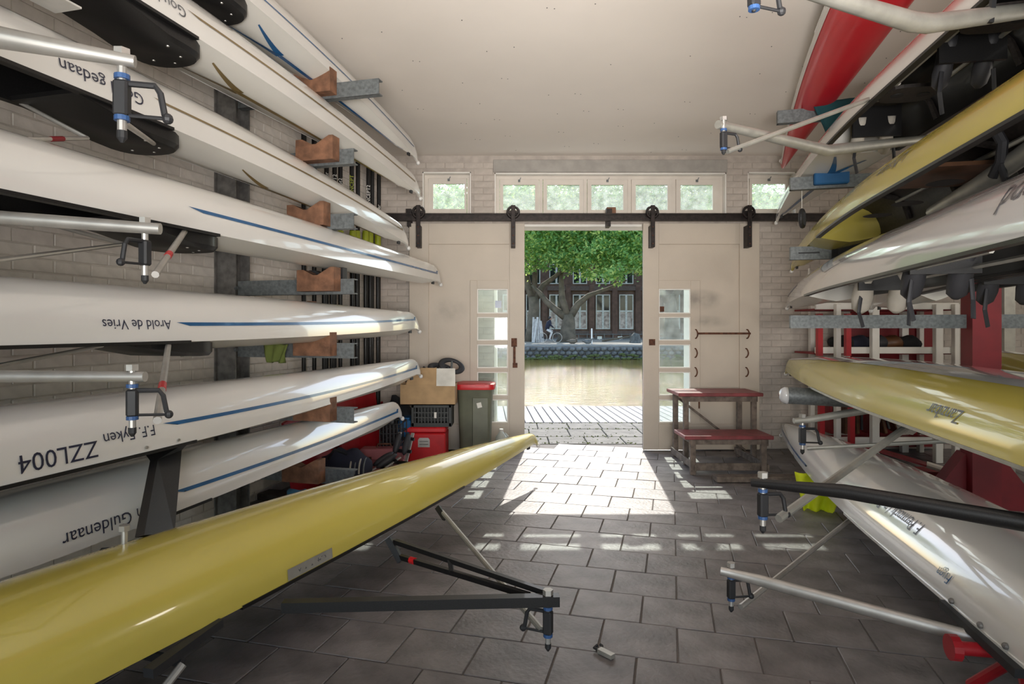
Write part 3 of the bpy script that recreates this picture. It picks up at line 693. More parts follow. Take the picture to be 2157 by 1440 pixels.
RP = Vector((2.31, 5.10, 0))              # free end of the right-hand arms
def rk(t, s, z): return RP + RR * t + U * s + Vector((0, 0, z))
rr_ = root('boat_rack', 'steel rack on a thick red post with arms reaching towards the doorway aisle', 'rack', rk(1.36, 0, 0), ANG)
MB().box(rk(1.36, 0, 1.725), (.19, .2, 3.45), RAX).build('post', 'red_dark', rr_)
MB().prism([rk(1.02, 0, .0), rk(1.75, 0, .0), rk(1.75, 0, .06), rk(1.5, 0, .42), rk(1.26, 0, .42), rk(1.02, 0, .06)], U * .16).build('foot_gusset', 'red_dark', rr_)
RB = []
def rbeam(y0, y1, te, tt):
    c = rk(0, 0, 0); py = (y0 + y1) / 2; z = EYE + (HY - py) / F * RP.y
    RB.append(z); mb = MB(); hh = (y1 - y0) / F * RP.y; L = tt - te
    mb.box(rk((te + tt) / 2, 0, z), (L, .008, hh), RAX)
    for k in (-1, 1): mb.box(rk((te + tt) / 2, .0275, z + k * (hh / 2 - .004)), (L, .055, .008), RAX)
    mb.box(rk(te + .004, .0275, z), (.008, .055, hh), RAX)
    return mb.build('beam', 'galv', rr_), z
bm0, zb0 = rbeam(231, 258, -.10, 2.2)
bm1, zb1 = rbeam(374, 400, 0, 2.2)
bm2, zb2 = rbeam(520, 547, 0, 2.2)
bm3, zb3 = rbeam(664, 691, 0, 2.2)
bm4, zb4 = rbeam(818, 848, .02, 2.2)
MB().box(rk(.30, -.035, zb1 + .03), (.26, .06, .12), RAX, .01).build('pad', 'pad_blue', bm1)
MB().box(rk(.46, -.01, zb2 + .01), (.30, .13, .19), RAX, .03).build('pad', 'black_cloth', bm2)
MB().box(rk(.14, -.006, zb2 + .0), (.16, .006, .012), RAX).build('slot', 'black_rubber', bm2)
for t in (.28, .62):
    vblock(MB(), t, -.035, zb3 - .03, .338, .07, .12, .05).build('cradle_block', 'block_wood', bm3)
mb = MB().tube([rk(-.05, .02, zb4), rk(.0, .02, zb4), rk(.6, .02, zb4 - .02)], [.06, .07, .07], 18); mb.build('pipe_sleeve', 'galv', bm4, smooth=True)
MB().tube([rk(-.085, .02, zb4), rk(-.07, .02, zb4), rk(-.045, .02, zb4), rk(-.02, .02, zb4)], [.03, .055, .07, .073], 18).build('end_cap', 'hull_grey', bm4, smooth='all')
# cloths on the arms
def cloth(name, m, label, cat, top, w_, drop, dirx, nrm, wob=.02):
    mb = MB(); nx, nz = 10, 12; top = Vector(top); vs = []; fs = []
    for j in range(nz + 1):
        for i in range(nx + 1):
            u_ = i / nx - .5; v_ = j / nz; k = math.sin(u_ * 14 + v_ * 3) * wob * (.3 + v_)
            vs.append(top + dirx * (u_ * w_ * (1 - .35 * v_)) + nrm * (k + .03) + Vector((0, 0, -drop * v_ + .25 * wob * math.cos(u_ * 9))))
    for j in range(nz):
        for i in range(nx): a = j * (nx + 1) + i; fs.append((a, a + 1, a + nx + 2, a + nx + 1))
    o = mb.add(vs, fs).build(name, m, smooth='all'); sol = o.modifiers.new('thick', 'SOLIDIFY'); sol.thickness = .008
    return tag(o, label, cat)
# ------------------------------------------------------------------ boats (all lie keel up)
A0 = math.atan2(UX, UY)
GAP = .02
class Boat:
    def __init__(s, label, mat_, tip, zg, A=A0, L=7.8, W=.25, K=.26, Lb=3.6, Ls=2.6, sc_=3.0, deck=.05, group=None, nose=.57, keel=None, lining='carbon', kmat='hull_white', deckmat='deck_white', name='rowing_shell', gmat='carbon', flip=1):
        s.fl = flip
        s.tip = Vector(tip); s.zg = zg; s.A = A; s.L = L; s.W = W; s.K = K; s.Lb = Lb; s.Ls = Ls; s.sc = sc_; s.deck = deck; s.nose = nose
        s.d = Vector((-math.sin(A), -math.cos(A), 0)); s.n = Vector((math.cos(A), -math.sin(A), 0))
        s.D = (zg - s.tip.z) * flip - .04
        s.se = L - 2.0
        s.root = root(name, label, 'boat', (s.tip.x, s.tip.y, zg), -A, group)
        # hull
        st = [0, .012, .03, .06, .1, .15, .2, .25, .35, .5] + [.5 + (L - .9) * i / 44 for i in range(1, 45)] + [L - .25, L - .12, L - .04, L]
        s.st = st; nth = 22
        mb = MB(); vs = []; fs = []
        for x in st:
            for k in range(nth + 1): vs.append(s.hp(x, -math.pi / 2 + math.pi * k / nth))
        for i in range(len(st) - 1):
            for k in range(nth): a = i * (nth + 1) + k; fs.append((a, a + 1, a + nth + 2, a + nth + 1))
        s.hull = mb.add(vs, fs).build('hull', mat_, s.root, smooth='all')
        if keel:
            mb = MB(); vs = []; fs = []; kk = 8
            for x in st[3:]:
                for k in range(kk + 1): vs.append(s.hp(x, -keel + 2 * keel * k / kk, .0015))
            for i in range(len(st) - 4):
                for k in range(kk): a = i * (kk + 1) + k; fs.append((a, a + 1, a + kk + 2, a + kk + 1))
            mb.add(vs, fs).build('keel_band', kmat, s.root, smooth='all')
        # decks at both ends
        for (a, b, nm) in ((.0, sc_, 'bow_deck'), (s.se, L, 'stern_deck')):
            mb = MB(); vs = []; fs = []; q = [x for x in st if a < x < b]; q = [a] + q + [b]; m = 8
            for x in q:
                for k in range(m + 1): vs.append(s.dp(x, -1 + 2 * k / m))
            for i in range(len(q) - 1):
                for k in range(m): c = i * (m + 1) + k; fs.append((c, c + 1, c + m + 2, c + m + 1))
            # bulkhead closing the deck towards the cockpit
            x = b if nm == 'bow_deck' else a; o = len(vs)
            ring = [s.dp(x, -1 + 2 * k / m) for k in range(m + 1)] + [s.hp(x, math.pi / 2 - math.pi * k / 16, -.004) for k in range(1, 16)]
            vs += ring; fs.append(tuple(range(o, o + len(ring))))
            mb.add(vs, fs).build(nm, deckmat, s.root, smooth=True)
        # cockpit lining and gunwale rim
        mb = MB(); vs = []; fs = []; q = [sc_ + .004] + [x for x in st if sc_ < x < s.se] + [s.se - .004]; m = 16
        for x in q:
            for k in range(m + 1): vs.append(s.hp(x, -math.pi / 2 + math.pi * k / m, -GAP))
        for i in range(len(q) - 1):
            for k in range(m): c = i * (m + 1) + k; fs.append((c, c + 1, c + m + 2, c + m + 1))
        s.lining = mb.add(vs, fs).build('cockpit_lining', lining, s.root, smooth='all')
        for sg in (-1, 1):
            mb = MB(); vs = []; fs = []
            for x in q:
                e = s.hp(x, sg * math.pi / 2); n_ = s.n * sg
                vs += [e + n_ * .005 + Vector((0, 0, .006)), e + n_ * .005 - Vector((0, 0, .008)), e - n_ * .03 - Vector((0, 0, .008)), e - n_ * .03 + Vector((0, 0, .006))]
            for i in range(len(q) - 1):
                for k in range(4): fs.append((i * 4 + k, i * 4 + (k + 1) % 4, i * 4 + 4 + (k + 1) % 4, i * 4 + 4 + k))
            mb.add(vs, fs).build('gunwale', gmat, s.root)
        MB().ball(s.P(-.008, 0, s.g(0) + .002), (.02, .02, .022)).build('bow_ball', 'hull_white', s.root, smooth='all')
        MB().box(s.P(.22, 0, s.g(.22) - s.deck * .3 - .012), (.05, .014, .03), (s.d, s.n, Vector((0, 0, 1)))).build('bow_number_slot', 'black_rubber', s.root)
    def tap(s, x): return 1 - (1 - min(max(x, 0), 1)) ** 1.8
    def w(s, x): return max(s.W * min(s.tap(x / s.Lb), s.tap((s.L - x) / s.Ls)), .014 if .02 < x else .006)
    def k(s, x):
        f = s.nose + (1 - s.nose) * min(s.tap(x / s.Lb), s.tap((s.L - x) / s.Ls)); kk = s.K * f
        e = .26
        if x < e: kk *= math.sqrt(max(0, 1 - (1 - x / e) ** 2)) * .98 + .02
        y = s.L - x
        if y < e: kk *= math.sqrt(max(0, 1 - (1 - y / e) ** 2)) * .98 + .02
        return kk
    def g(s, x): return -s.D * (1 - min(x / s.Lb, 1)) ** 2 - .04 * max(0, 1 - x / .13) ** 2
    def P(s, x, v, z): return Vector((s.tip.x, s.tip.y, s.zg)) + s.d * x + s.n * v + Vector((0, 0, z * s.fl))
    def hp(s, x, th, off=0):
        w_, k_ = s.w(x) + off, s.k(x) + off; sn, cs = math.sin(th), max(0, math.cos(th))
        return s.P(x, w_ * math.copysign(abs(sn) ** .85, sn), s.g(x) + k_ * cs ** .92)
    def thz(s, x, z):
        return math.acos(min(1, (max(z, 0) / max(s.k(x), .001)) ** (1 / .92)))
    def side(s, x, z, sg, off=.0025): return s.hp(x, sg * s.thz(x, z), off)
    def dp(s, x, u): return s.P(x, u * s.w(x) * .995, s.g(x) - s.deck * min(1, x / .5) * (1 - abs(u) ** 1.25) + .002)
    def at_px(s, px, z=.09, sg=1, deck=False):
        a, b = .3, s.L - .5
        for _ in range(40):
            m = (a + b) / 2; p = s.dp(m, .0) if deck else s.side(m, z, sg); q = CX + p.x / p.y * F if p.y > .1 else -9999 * sg
            if (q > px) == (sg > 0): a = m
            else: b = m
        return a
    def stripe(s, m, sg, x0, x1, z0, z1=None, h=.016, point=True, hook=True):
        z1 = z1 if z1 is not None else z0; n = 40; vs = []; fs = []
        for i in range(n + 1):
            x = x0 + (x1 - x0) * i / n; z = z0 + (z1 - z0) * i / n; e = .07 if (point and i == n) else 0
            vs += [s.side(x - .0, z + h / 2, sg), s.side(x + e, z - h / 2 if not e else z + h * .45, sg)]
        if point:
            vs[-2] = s.side(x1, z1 + h / 2, sg); vs[-1] = s.side(x1 - .09, z1 - h / 2, sg)
        for i in range(n): fs.append((2 * i, 2 * i + 1, 2 * i + 3, 2 * i + 2))
        mb = MB().add(vs, fs)
        if hook:
            mb.add([s.side(x0, z0 + h / 2, sg), s.side(x0 - .005, z0 + h * 1.5, sg), s.side(x0 + .03, z0 + h * 1.5, sg), s.side(x0 + .04, z0 + h / 2, sg)], [(0, 1, 2, 3)])
        mb.build('stripe', m, s.root, smooth='all')
    def ydecal(s, m, x0, x1, w_=.012, arm=.45):
        """forked Y mark lying along the deck ridge"""
        mb = MB(); vs = []; fs = []; n = 20
        def q(x, v): p = s.dp(x, v / s.w(x)); return p - Vector((0, 0, .003))
        for i in range(n + 1): x = x0 + (x1 - x0) * i / n; vs += [q(x, -w_ * (.4 + .6 * i / n)), q(x, w_ * (.4 + .6 * i / n))]
        for i in range(n): fs.append((2 * i, 2 * i + 1, 2 * i + 3, 2 * i + 2))
        mb.add(vs, fs)
        for sg in (-1, 1):
            vs = []; fs = []
            for i in range(9):
                f = i / 8; x = x1 + arm * f * (.75 if sg > 0 else 1); v = sg * (.008 + s.w(x1) * .55 * f ** 1.3); ww = w_ * (1 - .75 * f) * 1.3
                vs += [q(x, v - ww), q(x, v + ww)]
            for i in range(8): fs.append((2 * i, 2 * i + 1, 2 * i + 3, 2 * i + 2))
            mb.add(vs, fs)
        mb.build('deck_mark', m, s.root)
    def text(s, txt, sg, x0, z0, size, m='ink', ital=0, wide=1.0):
        cu = bpy.data.curves.new('t', 'FONT'); cu.body = txt; cu.size = size; cu.resolution_u = 3; cu.shear = ital
        o = bpy.data.objects.new('t', cu); C.objects.link(o); bpy.context.view_layer.update()
        me = o.evaluated_get(bpy.context.evaluated_depsgraph_get()).to_mesh(); mb = MB()
        vs = []
        for v in me.vertices:
            x = x0 + v.co.x * wide if sg > 0 else x0 - v.co.x * wide
            vs.append(s.side(x, z0 - v.co.y, sg, .003))
        mb.add(vs, [tuple(p.vertices) for p in me.polygons]); bpy.data.objects.remove(o)
        mb.build('lettering', m, s.root, kind='stuff')
    def coaming(s, x0, ln=.62, r=.15, rivets=True, drop=.075):
        pts = []; r = s.w(x0 + .15) * .92
        for i in range(13):
            a = math.pi / 2 - math.pi * i / 12; pts.append((x0 + r * .9 - r * .9 * math.copysign(abs(math.cos(a)) ** .8, 1), r * math.copysign(abs(math.sin(a)) ** .9, math.sin(a))))
        w1 = s.w(x0 + ln) * .93; w1 = max(w1, r)
        pts += [(x0 + r + .1, -w1 * .93), (x0 + ln, -w1), (x0 + ln, w1), (x0 + r + .1, w1 * .93)]
        zb = min(s.g(x0) - s.deck, s.g(x0)) - .0
        mb = MB(); top = [s.P(x, v, s.g(x) + .012) for x, v in pts]; c1 = [s.P(x, v, s.g(x) - drop * .75 * max(.12, 1 - max(0, x - x0 - .25) / (ln - .25))) for x, v in pts]
        cx = sum(p[0] for p in pts) / len(pts); c2 = [s.P(cx + (x - cx) * .93, v * .9, s.g(x) - drop * max(.12, 1 - max(0, x - x0 - .25) / (ln - .25))) for x, v in pts]; n = len(pts)
        mb.add(top + c1 + c2, [(i, (i + 1) % n, n + (i + 1) % n, n + i) for i in range(n)] + [(n + i, n + (i + 1) % n, 2 * n + (i + 1) % n, 2 * n + i) for i in range(n)] + [tuple(range(2 * n, 3 * n))] + [tuple(range(n))])
        o = mb.build('coaming', 'carbon', s.root, smooth=True)
        if rivets:
            for (x, v) in ((x0 + .06, 0), (x0 + .11, .08), (x0 + .11, -.08), (x0 + .22, .11)):
                MB().lathe(s.P(x, v, s.g(x) - drop - .002), [(.006, 0), (.008, .004)], 8).build('rivet', 'alu', o)
    def oarlock(s, rg, p, q, m='black_rubber', sc=1.0, blue=True, drop=.15):
        """pin and gate hanging below the rigger end p; q = side the gate opens to"""
        p = Vector(p); q = Vector(q).normalized(); Z = Vector((0, 0, 1)); k = sc
        MB().tube([p + Z * .035 * k, p - Z * (drop + .02) * k], .011 * k, 10).lathe(p + Z * .02 * k, [(.02 * k, 0), (.02 * k, .02 * k)], 6).build('pin', 'alu', rg)
        b = MB().box(p - Z * .085 * k, (.034 * k, .034 * k, .09 * k), (q, q.cross(Z), Z), .006)
        a = p - Z * .045 * k
        b.tube([a, a + q * .075 * k - Z * .002, a + q * .088 * k - Z * .02 * k, a + q * .098 * k - Z * .075 * k], .008 * k, 7)
        b.tube([p - Z * .125 * k, p - Z * .128 * k + q * .1 * k], .005 * k, 6).ball(p - Z * .128 * k + q * .105 * k, .014 * k, 8, 6)
        b.lathe(p - Z * (drop + .045) * k, [(.004, 0), (.012 * k, .012 * k), (.012 * k, .03 * k)], 10)
        b.build('oarlock', m, rg)
        if blue:
            for dz in (.14, .036): MB().lathe(p - Z * dz * k, [(.018 * k, 0), (.018 * k, .012 * k)], 12).build('spacer', 'blue_plastic', rg)
    def shoes(s, x, v=.09, z=.0, m='shoe_white', sc=1.0):
        st = MB().box(s.P(x + .05, 0, z + .07), (.02, .3, .2), (s.d, s.n, Vector((0, 0, 1)))).build('foot_stretcher', 'carbon', s.root)
        for sg in (-1, 1):
            c = s.P(x - .02, sg * v, z); Z = Vector((0, 0, 1)); X = (s.d * -.45 + Z * -.9).normalized(); Y = s.n; W_ = X.cross(Y)
            mb = MB(); prof = [(-.14, .035, .05), (-.1, .045, .06), (-.02, .042, .055), (.06, .05, .045), (.12, .042, .03), (.145, .015, .012)]
            vs = []; fs = []
            for (t, ww, hh) in prof:
                for k in range(10): a = 2 * math.pi * k / 10; vs.append(c + X * t * sc + Y * (ww * math.cos(a)) * sc + W_ * (hh * math.sin(a)) * sc)
            for i in range(len(prof) - 1):
                for k in range(10): fs.append((i * 10 + k, i * 10 + (k + 1) % 10, i * 10 + 10 + (k + 1) % 10, i * 10 + 10 + k))
            fs += [tuple(range(10)), tuple(range(50, 60))]
            sh = mb.add(vs, fs).build('shoe', m, st, smooth='all')
        MB().tube([s.P(x, v + .03, z - .05), s.P(x - .03, v + .05, z - .15), s.P(x + .02, v + .03, z - .24)], .012, 6, flat=.4).build('strap', 'shoe_dark', st)
        MB().tube([s.P(x, -v - .02, z - .05), s.P(x + .02, -v - .04, z - .16), s.P(x - .04, -v, z - .25)], .012, 6, flat=.4).build('strap', 'shoe_dark', st)
    def seat(s, x, z=.10, m='carbon_brown'):
        mb = MB(); n = 16; c = [s.P(x + .13 * math.copysign(abs(math.cos(2 * math.pi * i / n)) ** .6, math.cos(2 * math.pi * i / n)), .15 * math.copysign(abs(math.sin(2 * math.pi * i / n)) ** .6, math.sin(2 * math.pi * i / n)), z) for i in range(n)]
        o = mb.prism(c, (0, 0, .02)).build('sliding_seat', m, s.root)
        for sg in (-1, 1):
            MB().lathe(s.P(x, sg * .07, z - .003), [(.035, 0), (.035, .004)], 14).build('seat_hole', 'black_rubber', o)
            MB().tube([s.P(x - .12, sg * .11, z + .03), s.P(x + .12, sg * .11, z + .03)], .012, 8).build('seat_roller', 'shoe_white', o)
    def tracks(s, x0, x1, z=.13):
        for sg in (-1, 1): MB().tube([s.P(x0, sg * .12, z), s.P(x1, sg * .12, z)], .012, 6).build('slide_track', 'alu_dull', s.root)
    def frame(s, xs):
        for x in xs:
            w_ = s.w(x) - .03; MB().tube([s.P(x, -w_, .03), s.P(x, -w_ * .8, s.K * .62), s.P(x, 0, s.K * .82), s.P(x, w_ * .8, s.K * .62), s.P(x, w_, .03)], .02, 6).build('rib', 'carbon_brown', s.root)
    def rig(s, pts, r, m='alu', flat=1, n=12):
        return MB().tube(pts, r, n, flat=flat).build('wing_rigger', m, s.root, smooth=True)
    def stay(s, rg, p, q, r=.011, m='alu', mark=None):
        MB().tube([p, q], r, 9).build('backstay', m, rg)
        if mark:
            a = Vector(p).lerp(Vector(q), mark); b = Vector(p).lerp(Vector(q), mark + .07); MB().tube([a, b], r * 1.12, 9).build('tape_mark', 'red_plastic', rg)

def LY(px, t, sx=None):
    """depth of a point on the line parallel to the side wall, t from it, that shows at px"""
    k = (px - CX) / F; c = CORN + RR * t; s_ = (k * c.y - c.x) / (UX - k * UY); return (c + U * s_).y
Xr = Vector((1, 0, 0))
# ---- left-hand rack, top to bottom
def deckx(B, px): return B.at_px(px, deck=True)
bt = at(880, 343, LY(880, BT[0])); B0 = Boat('white shell with blue lines on the topmost arm of the side wall rack', 'hull_white', bt, 3.205, W=.195, sc_=2.75, K=.24)
B0.stripe('blue_stripe', 1, .12, 3.6, .075, .085, h=.010, point=False, hook=False); B0.ydecal('blue_stripe', .35, deckx(B0, 590), .016); B0.coaming(deckx(B0, 490))
rg = B0.rig([B0.P(3.6, .1, .02), B0.P(3.6, .75, -.06)], .022); B0.oarlock(rg, B0.P(3.6, .73, -.07), Xr)
MB().box(B0.P(3.05, .16, B0.g(3) - .03), (.12, .04, .05), (B0.d, B0.n, Vector((0, 0, 1)))).build('tag', 'blue_plastic', B0.root)
bt = at(885, 418, LY(885, BT[1])); B1 = Boat('white shell with gold lines, resting on the second arm from the top', 'hull_white', bt, 2.80, W=.195, sc_=3.15)
B1.stripe('gold_stripe', 1, .15, B1.at_px(397), .085, .105, h=.013, hook=False); B1.ydecal('gold_stripe', .35, deckx(B1, 505), .016); B1.coaming(deckx(B1, 388))
B1.text('Goud in de Handen', 1, B1.at_px(392), .105, .075, 'grey_ink')
rg = B1.rig([B1.P(4.3, .1, .02), B1.P(4.3, .85, -.05)], .025); B1.oarlock(rg, B1.P(4.3, .83, -.06), Xr); B1.stay(rg, B1.P(3.25, .16, -.03), at(338, -10, 2.9), .014)
MB().box(B1.P(3.72, -.02, B1.g(3.7) - .082), (.16, .14, .008), (B1.d, B1.n, Vector((0, 0, 1)))).build('paper_label', 'card_white', B1.root)
MB().box(B1.P(3.95, -.05, B1.g(3.9) - .09), (.16, .05, .04), (B1.d, B1.n, Vector((0, 0, 1))), .008).build('strap_end', 'blue_plastic', B1.root)
bt = at(860, 523, LY(860, BT[2])); B2 = Boat('white shell with a thin gold line, on the third arm from the top', 'hull_white', bt, 2.345, W=.195, sc_=3.1)
B2.stripe('gold_stripe', 1, .15, B2.at_px(325), .10, .105, h=.012, hook=True); B2.ydecal('gold_stripe', .35, deckx(B2, 560), .012); B2.coaming(deckx(B2, 345))
B2.text('Goed gedaan', 1, B2.at_px(302), .095, .075)
e = at(285, 130, 1.85); rg = B2.rig([Vector((-2.0, 1.62, 2.29)), Vector((-1.5, 1.74, 2.23)), e], [.036, .033, .018], 'alu'); B2.oarlock(rg, e + Vector((-.04, 0, -.01)), Xr + Vector((0, .2, 0)), sc=1.2)
B2.stay(rg, B2.P(3.15, .12, -.08), e + Vector((-.04, 0, -.18)), .010); q0, q1 = at(184, 291, 2.62), at(0, 295, 2.15); MB().tube([B2.P(3.55, -.17, 0), q0, q1, at(-60, 296, 2.0)], .009, 8).build('backstay', 'alu', rg); MB().tube([q0.lerp(q1, .32), q0.lerp(q1, .47)], .0105, 8).build('tape_mark', 'red_dark', rg)
bt = at(928, 600, LY(928, BT[3])); B3 = Boat('white shell with a blue line, its bow reaching farthest towards the sliding door', 'hull_white', bt, 1.865, W=.195, L=8.3, sc_=3.55)
B3.stripe('blue_stripe', 1, .12, B3.at_px(398), .075, .10, h=.017); B3.coaming(deckx(B3, 425))
e = at(338, 482, 2.18); rg = B3.rig([Vector((-2.1, 2.05, 1.80)), Vector((-1.75, 2.1, 1.776)), e], [.025, .024, .02]); B3.oarlock(rg, e + Vector((-.055, 0, 0)), Vector((-.2, -1, 0)), blue=False)
B3.stay(rg, B3.P(B3.at_px(405), .15, -.0), e + Vector((-.03, .02, -.16)), .013, 'alu', .6); MB().tube([B3.P(4.3, -.2, 0), at(262, 514, 2.9), at(0, 547, 2.2), at(-60, 553, 2.1)], .010, 8).build('backstay', 'alu', rg)
bt = at(883, 699, LY(883, BT[4])); B4 = Boat('white shell at eye level with a level blue line behind its lettering', 'hull_white', bt, 1.333, W=.195, sc_=3.2)
B4.stripe('blue_stripe', 1, .12, B4.at_px(372), .085, .083, h=.017); B4.coaming(deckx(B4, 415))
B4.text('Arold de Vries', 1, B4.at_px(360), .10, .060)
e = at(306, 793, 1.9); rg = B4.rig([Vector((-2.05, 1.9, 1.29)), Vector((-1.6, 1.9, 1.25)), e], [.02, .019, .016]); B4.oarlock(rg, e + Vector((-.04, 0, 0)), Xr + Vector((0, .4, 0)), sc=.95)
B4.stay(rg, B4.P(B4.at_px(365), .16, -.01), e + Vector((.02, .03, -.14)), .013, 'alu', .62); MB().tube([B4.P(3.9, -.2, 0), at(215, 728, 2.7), at(0, 769, 2.2), at(-60, 780, 2.1)], .009, 8).build('backstay', 'alu', rg)
bt = at(886, 793, LY(886, BT[5])); B5 = Boat('white shell with blue line and registration letters, on the second lowest arm', 'hull_white', bt, .85, W=.195, sc_=3.2)
B5.stripe('blue_stripe', 1, .12, B5.at_px(345), .06, .105, h=.017)
B5.text('F.F. Eyken', 1, B5.at_px(328), .115, .065); B5.text('ZZL004', 1, B5.at_px(206), .095, .092, wide=1.05)
F4 = [at(300, 948, 2.80), at(392, 926, 3.02), at(368, 950, 2.96), at(350, 1128, 2.52), at(284, 1132, 2.36), at(316, 970, 2.78)]
rg = MB().prism(F4, Vector((.018, .03, 0))).build('wing_rigger', 'carbon', B5.root); B5.oarlock(rg, at(262, 1128, 2.3), Vector((-1, -.2, 0)), blue=False)
for px in (305, 372): MB().lathe(B5.side(B5.at_px(px), .025, 1, .002), [(.007, 0), (.007, .006)], 8, (B5.d, Vector((0, 0, 1)), B5.n)).build('bolt', 'alu_dull', rg)
bt = at(847, 882, LY(847, BT[6])); B6 = Boat('white shell with blue line on the lowest arm, just behind the yellow floor boat', 'hull_white', bt, .50, W=.195, L=4.75, Ls=1.2, sc_=3.1)
B6.se = 4.2
B6.stripe('blue_stripe', 1, .12, B6.at_px(365), .05, .095, h=.018); B6.text('N. van Guldenaar', 1, B6.at_px(360), .085, .078)
# ---- yellow boat on the floor
FB = Boat('large yellow boat lying keel up on the paved floor in front of the left rack', 'hull_yellow', at(1133, 938, 5.7), .345, A=math.radians(25), L=5.6, W=.30, K=.26, Lb=4.3, Ls=1.4, sc_=1.7, deckmat='hull_yellow', lining='brown_wood', nose=.36, deck=.03, name='training_gig')
FB.se = 4.7
p0, p1 = atz(596, 1276, .31), atz(1178, 1263, .31)
rg = MB().bar(p0, p1, .042, .04).build('wing_rigger', 'carbon', FB.root)
FB.oarlock(rg, p1 + Vector((-.045, 0, 0)), Vector((-1, .5, 0)), sc=1.05)
a, b = atz(832, 1140, .33), p1 + Vector((-.06, .03, .02)); a2, b2 = atz(842, 1172, .27), p1 + Vector((-.12, .04, -.0))
MB().bar(a, b, .022, .022).bar(a2, b2, .022, .022).bar(a.lerp(b, .42), a2.lerp(b2, .45), .02, .02, (0, 1, 0)).build('double_stay', 'carbon', rg); MB().tube([a2.lerp(b2, .1), a2.lerp(b2, .14)], .017, 8).build('tape_mark', 'red_plastic', rg)
MB().bar(atz(818, 1134, .345), atz(845, 1182, .25), .03, .03, (0, 1, 0)).build('rigger_plate', 'carbon', rg)
FB.stay(rg, atz(930, 1076, .33), p1 + Vector((-.07, .02, -.13)), .013, 'alu_dull'); MB().bar(atz(922, 1068, .35), atz(938, 1092, .30), .03, .025, (0, 1, 0)).build('rigger_plate', 'carbon', rg)
lp = [FB.side(3.08, .055, 1, .004), FB.side(3.08, .01, 1, .004), FB.side(3.36, .01, 1, .004), FB.side(3.36, .055, 1, .004)]
MB().add(lp, [(0, 1, 2, 3)]).build('name_plate', 'alu_dull', FB.root)
FB.text('C4 MMXII', 1, 3.12, .045, .05, 'grey_ink')
MB().bar(FB.P(3.7, .29, -.01), FB.P(4.0, .34, -.03), .04, .03).build('rigger_foot', 'black_rubber', FB.root)
for x, lab in ((4.05, 'folding metal boat sling under the near end of the yellow floor boat'),):
    tr_ = root('boat_trestle', lab, 'trestle', FB.P(x, 0, -FB.zg), -FB.A); zb = FB.zg - .055
    for sg in (-1, 1):
        MB().tube([FB.P(x - .17, sg * .30, -FB.zg + .012), FB.P(x + .17, sg * .34, -.06)], .014, 8).build('leg', 'alu', tr_); MB().tube([FB.P(x + .17, sg * .30, -FB.zg + .012), FB.P(x - .17, sg * .34, -.06)], .014, 8).build('leg', 'alu', tr_)
    MB().tube([FB.P(x + .12, -.30, -FB.zg + .05), FB.P(x + .12, .30, -FB.zg + .05)], .012, 8).tube([FB.P(x - .12, -.30, -FB.zg + .05), FB.P(x - .12, .30, -FB.zg + .05)], .012, 8).build('cross_bar', 'alu', tr_)
    for dx in (-.17, .17): MB().tube([FB.P(x + dx, -.34, -.055), FB.P(x + dx, 0, -.085), FB.P(x + dx, .34, -.055)], .02, 8, flat=.4).build('sling', 'black_rubber', tr_)
# ---- right-hand rack
def aim(tip, p):
    d = Vector(tip) - Vector(p); return math.atan2(d.x, d.y)
def RY(px, t):
    k = (px - CX) / F; c = RP + RR * t; s_ = (k * c.y - c.x) / (UX - k * UY); return (c + U * s_).y
tp0 = at(1645, 338, 6.7); p = rk(.16, 0, 0); R0 = Boat('red hulled shell lying right way up just under the ceiling', 'hull_red', tp0, 3.40, A=aim(tp0, rk(.20, 0, 0)), sc_=2.7, K=.185, W=.24, gmat='hull_white', flip=-1)
for sg in (-1, 1): R0.stripe('hull_white', sg, .05, 6.5, .033, h=.055, point=False, hook=False)
tp1 = at(1635, 470, 6.75); R1 = Boat('white shell with a blue forked mark on its bow deck, below the red shell', 'hull_white', tp1, 2.68, A=aim(tp1, rk(.30, 0, 0)), sc_=2.35, W=.30, deck=.015, Lb=3.4)
R1.ydecal('blue_stripe', .25, R1.at_px(1750, sg=-1, deck=True), .024, .5); R1.stripe('navy_stripe', -1, .12, 1.0, .05, h=.014, hook=False)
R1.tracks(3.0, 4.4); R1.seat(3.15); R1.seat(4.05); R1.shoes(2.62, z=.03, m='shoe_white', sc=.9); R1.frame((2.9, 3.7, 4.5)); R1.shoes(3.75, z=.05, m='shoe_dark', sc=.9)
MB().box(R1.P(2.5, .0, -.01), (.1, .05, .03), (R1.d, R1.n, Vector((0, 0, 1)))).build('yellow_paper', 'yellow_paper', R1.root)
e = at(1512, 262, 3.18); m_ = at(1742, 317, 3.72); e2 = at(1960, 292, 3.9)
rg = R1.rig([e, m_, m_.lerp(e2, .12), e2], [.022, .034, .034, .026], 'alu_dull'); R1.oarlock(rg, e + Vector((.03, 0, 0)), Vector((1, .3, 0)), sc=.95, drop=.12)
R1.stay(rg, R1.P(3.35, -.3, .02), e + Vector((.05, 0, -.14)), .013, 'alu_dull'); MB().bar(at(1880, 308, 3.85), at(1800, 312, 3.8), .03, .012).build('clamp', 'black_rubber', rg)
e = at(1575, -58, 1.95); m_ = at(1940, 52, 2.3); e2 = at(2200, 18, 2.45)
rg = R1.rig([e, m_.lerp(e, .06), m_.lerp(e2, .06), e2], [.022, .036, .036, .028], 'alu_dull'); R1.oarlock(rg, e + Vector((.02, 0, .02)), Vector((1, .3, 0)), sc=1, drop=.1); MB().bar(at(2086, 48, 2.36), at(2092, 0, 2.36), .018, .014, (0, 1, 0)).build('clamp', 'black_rubber', rg)
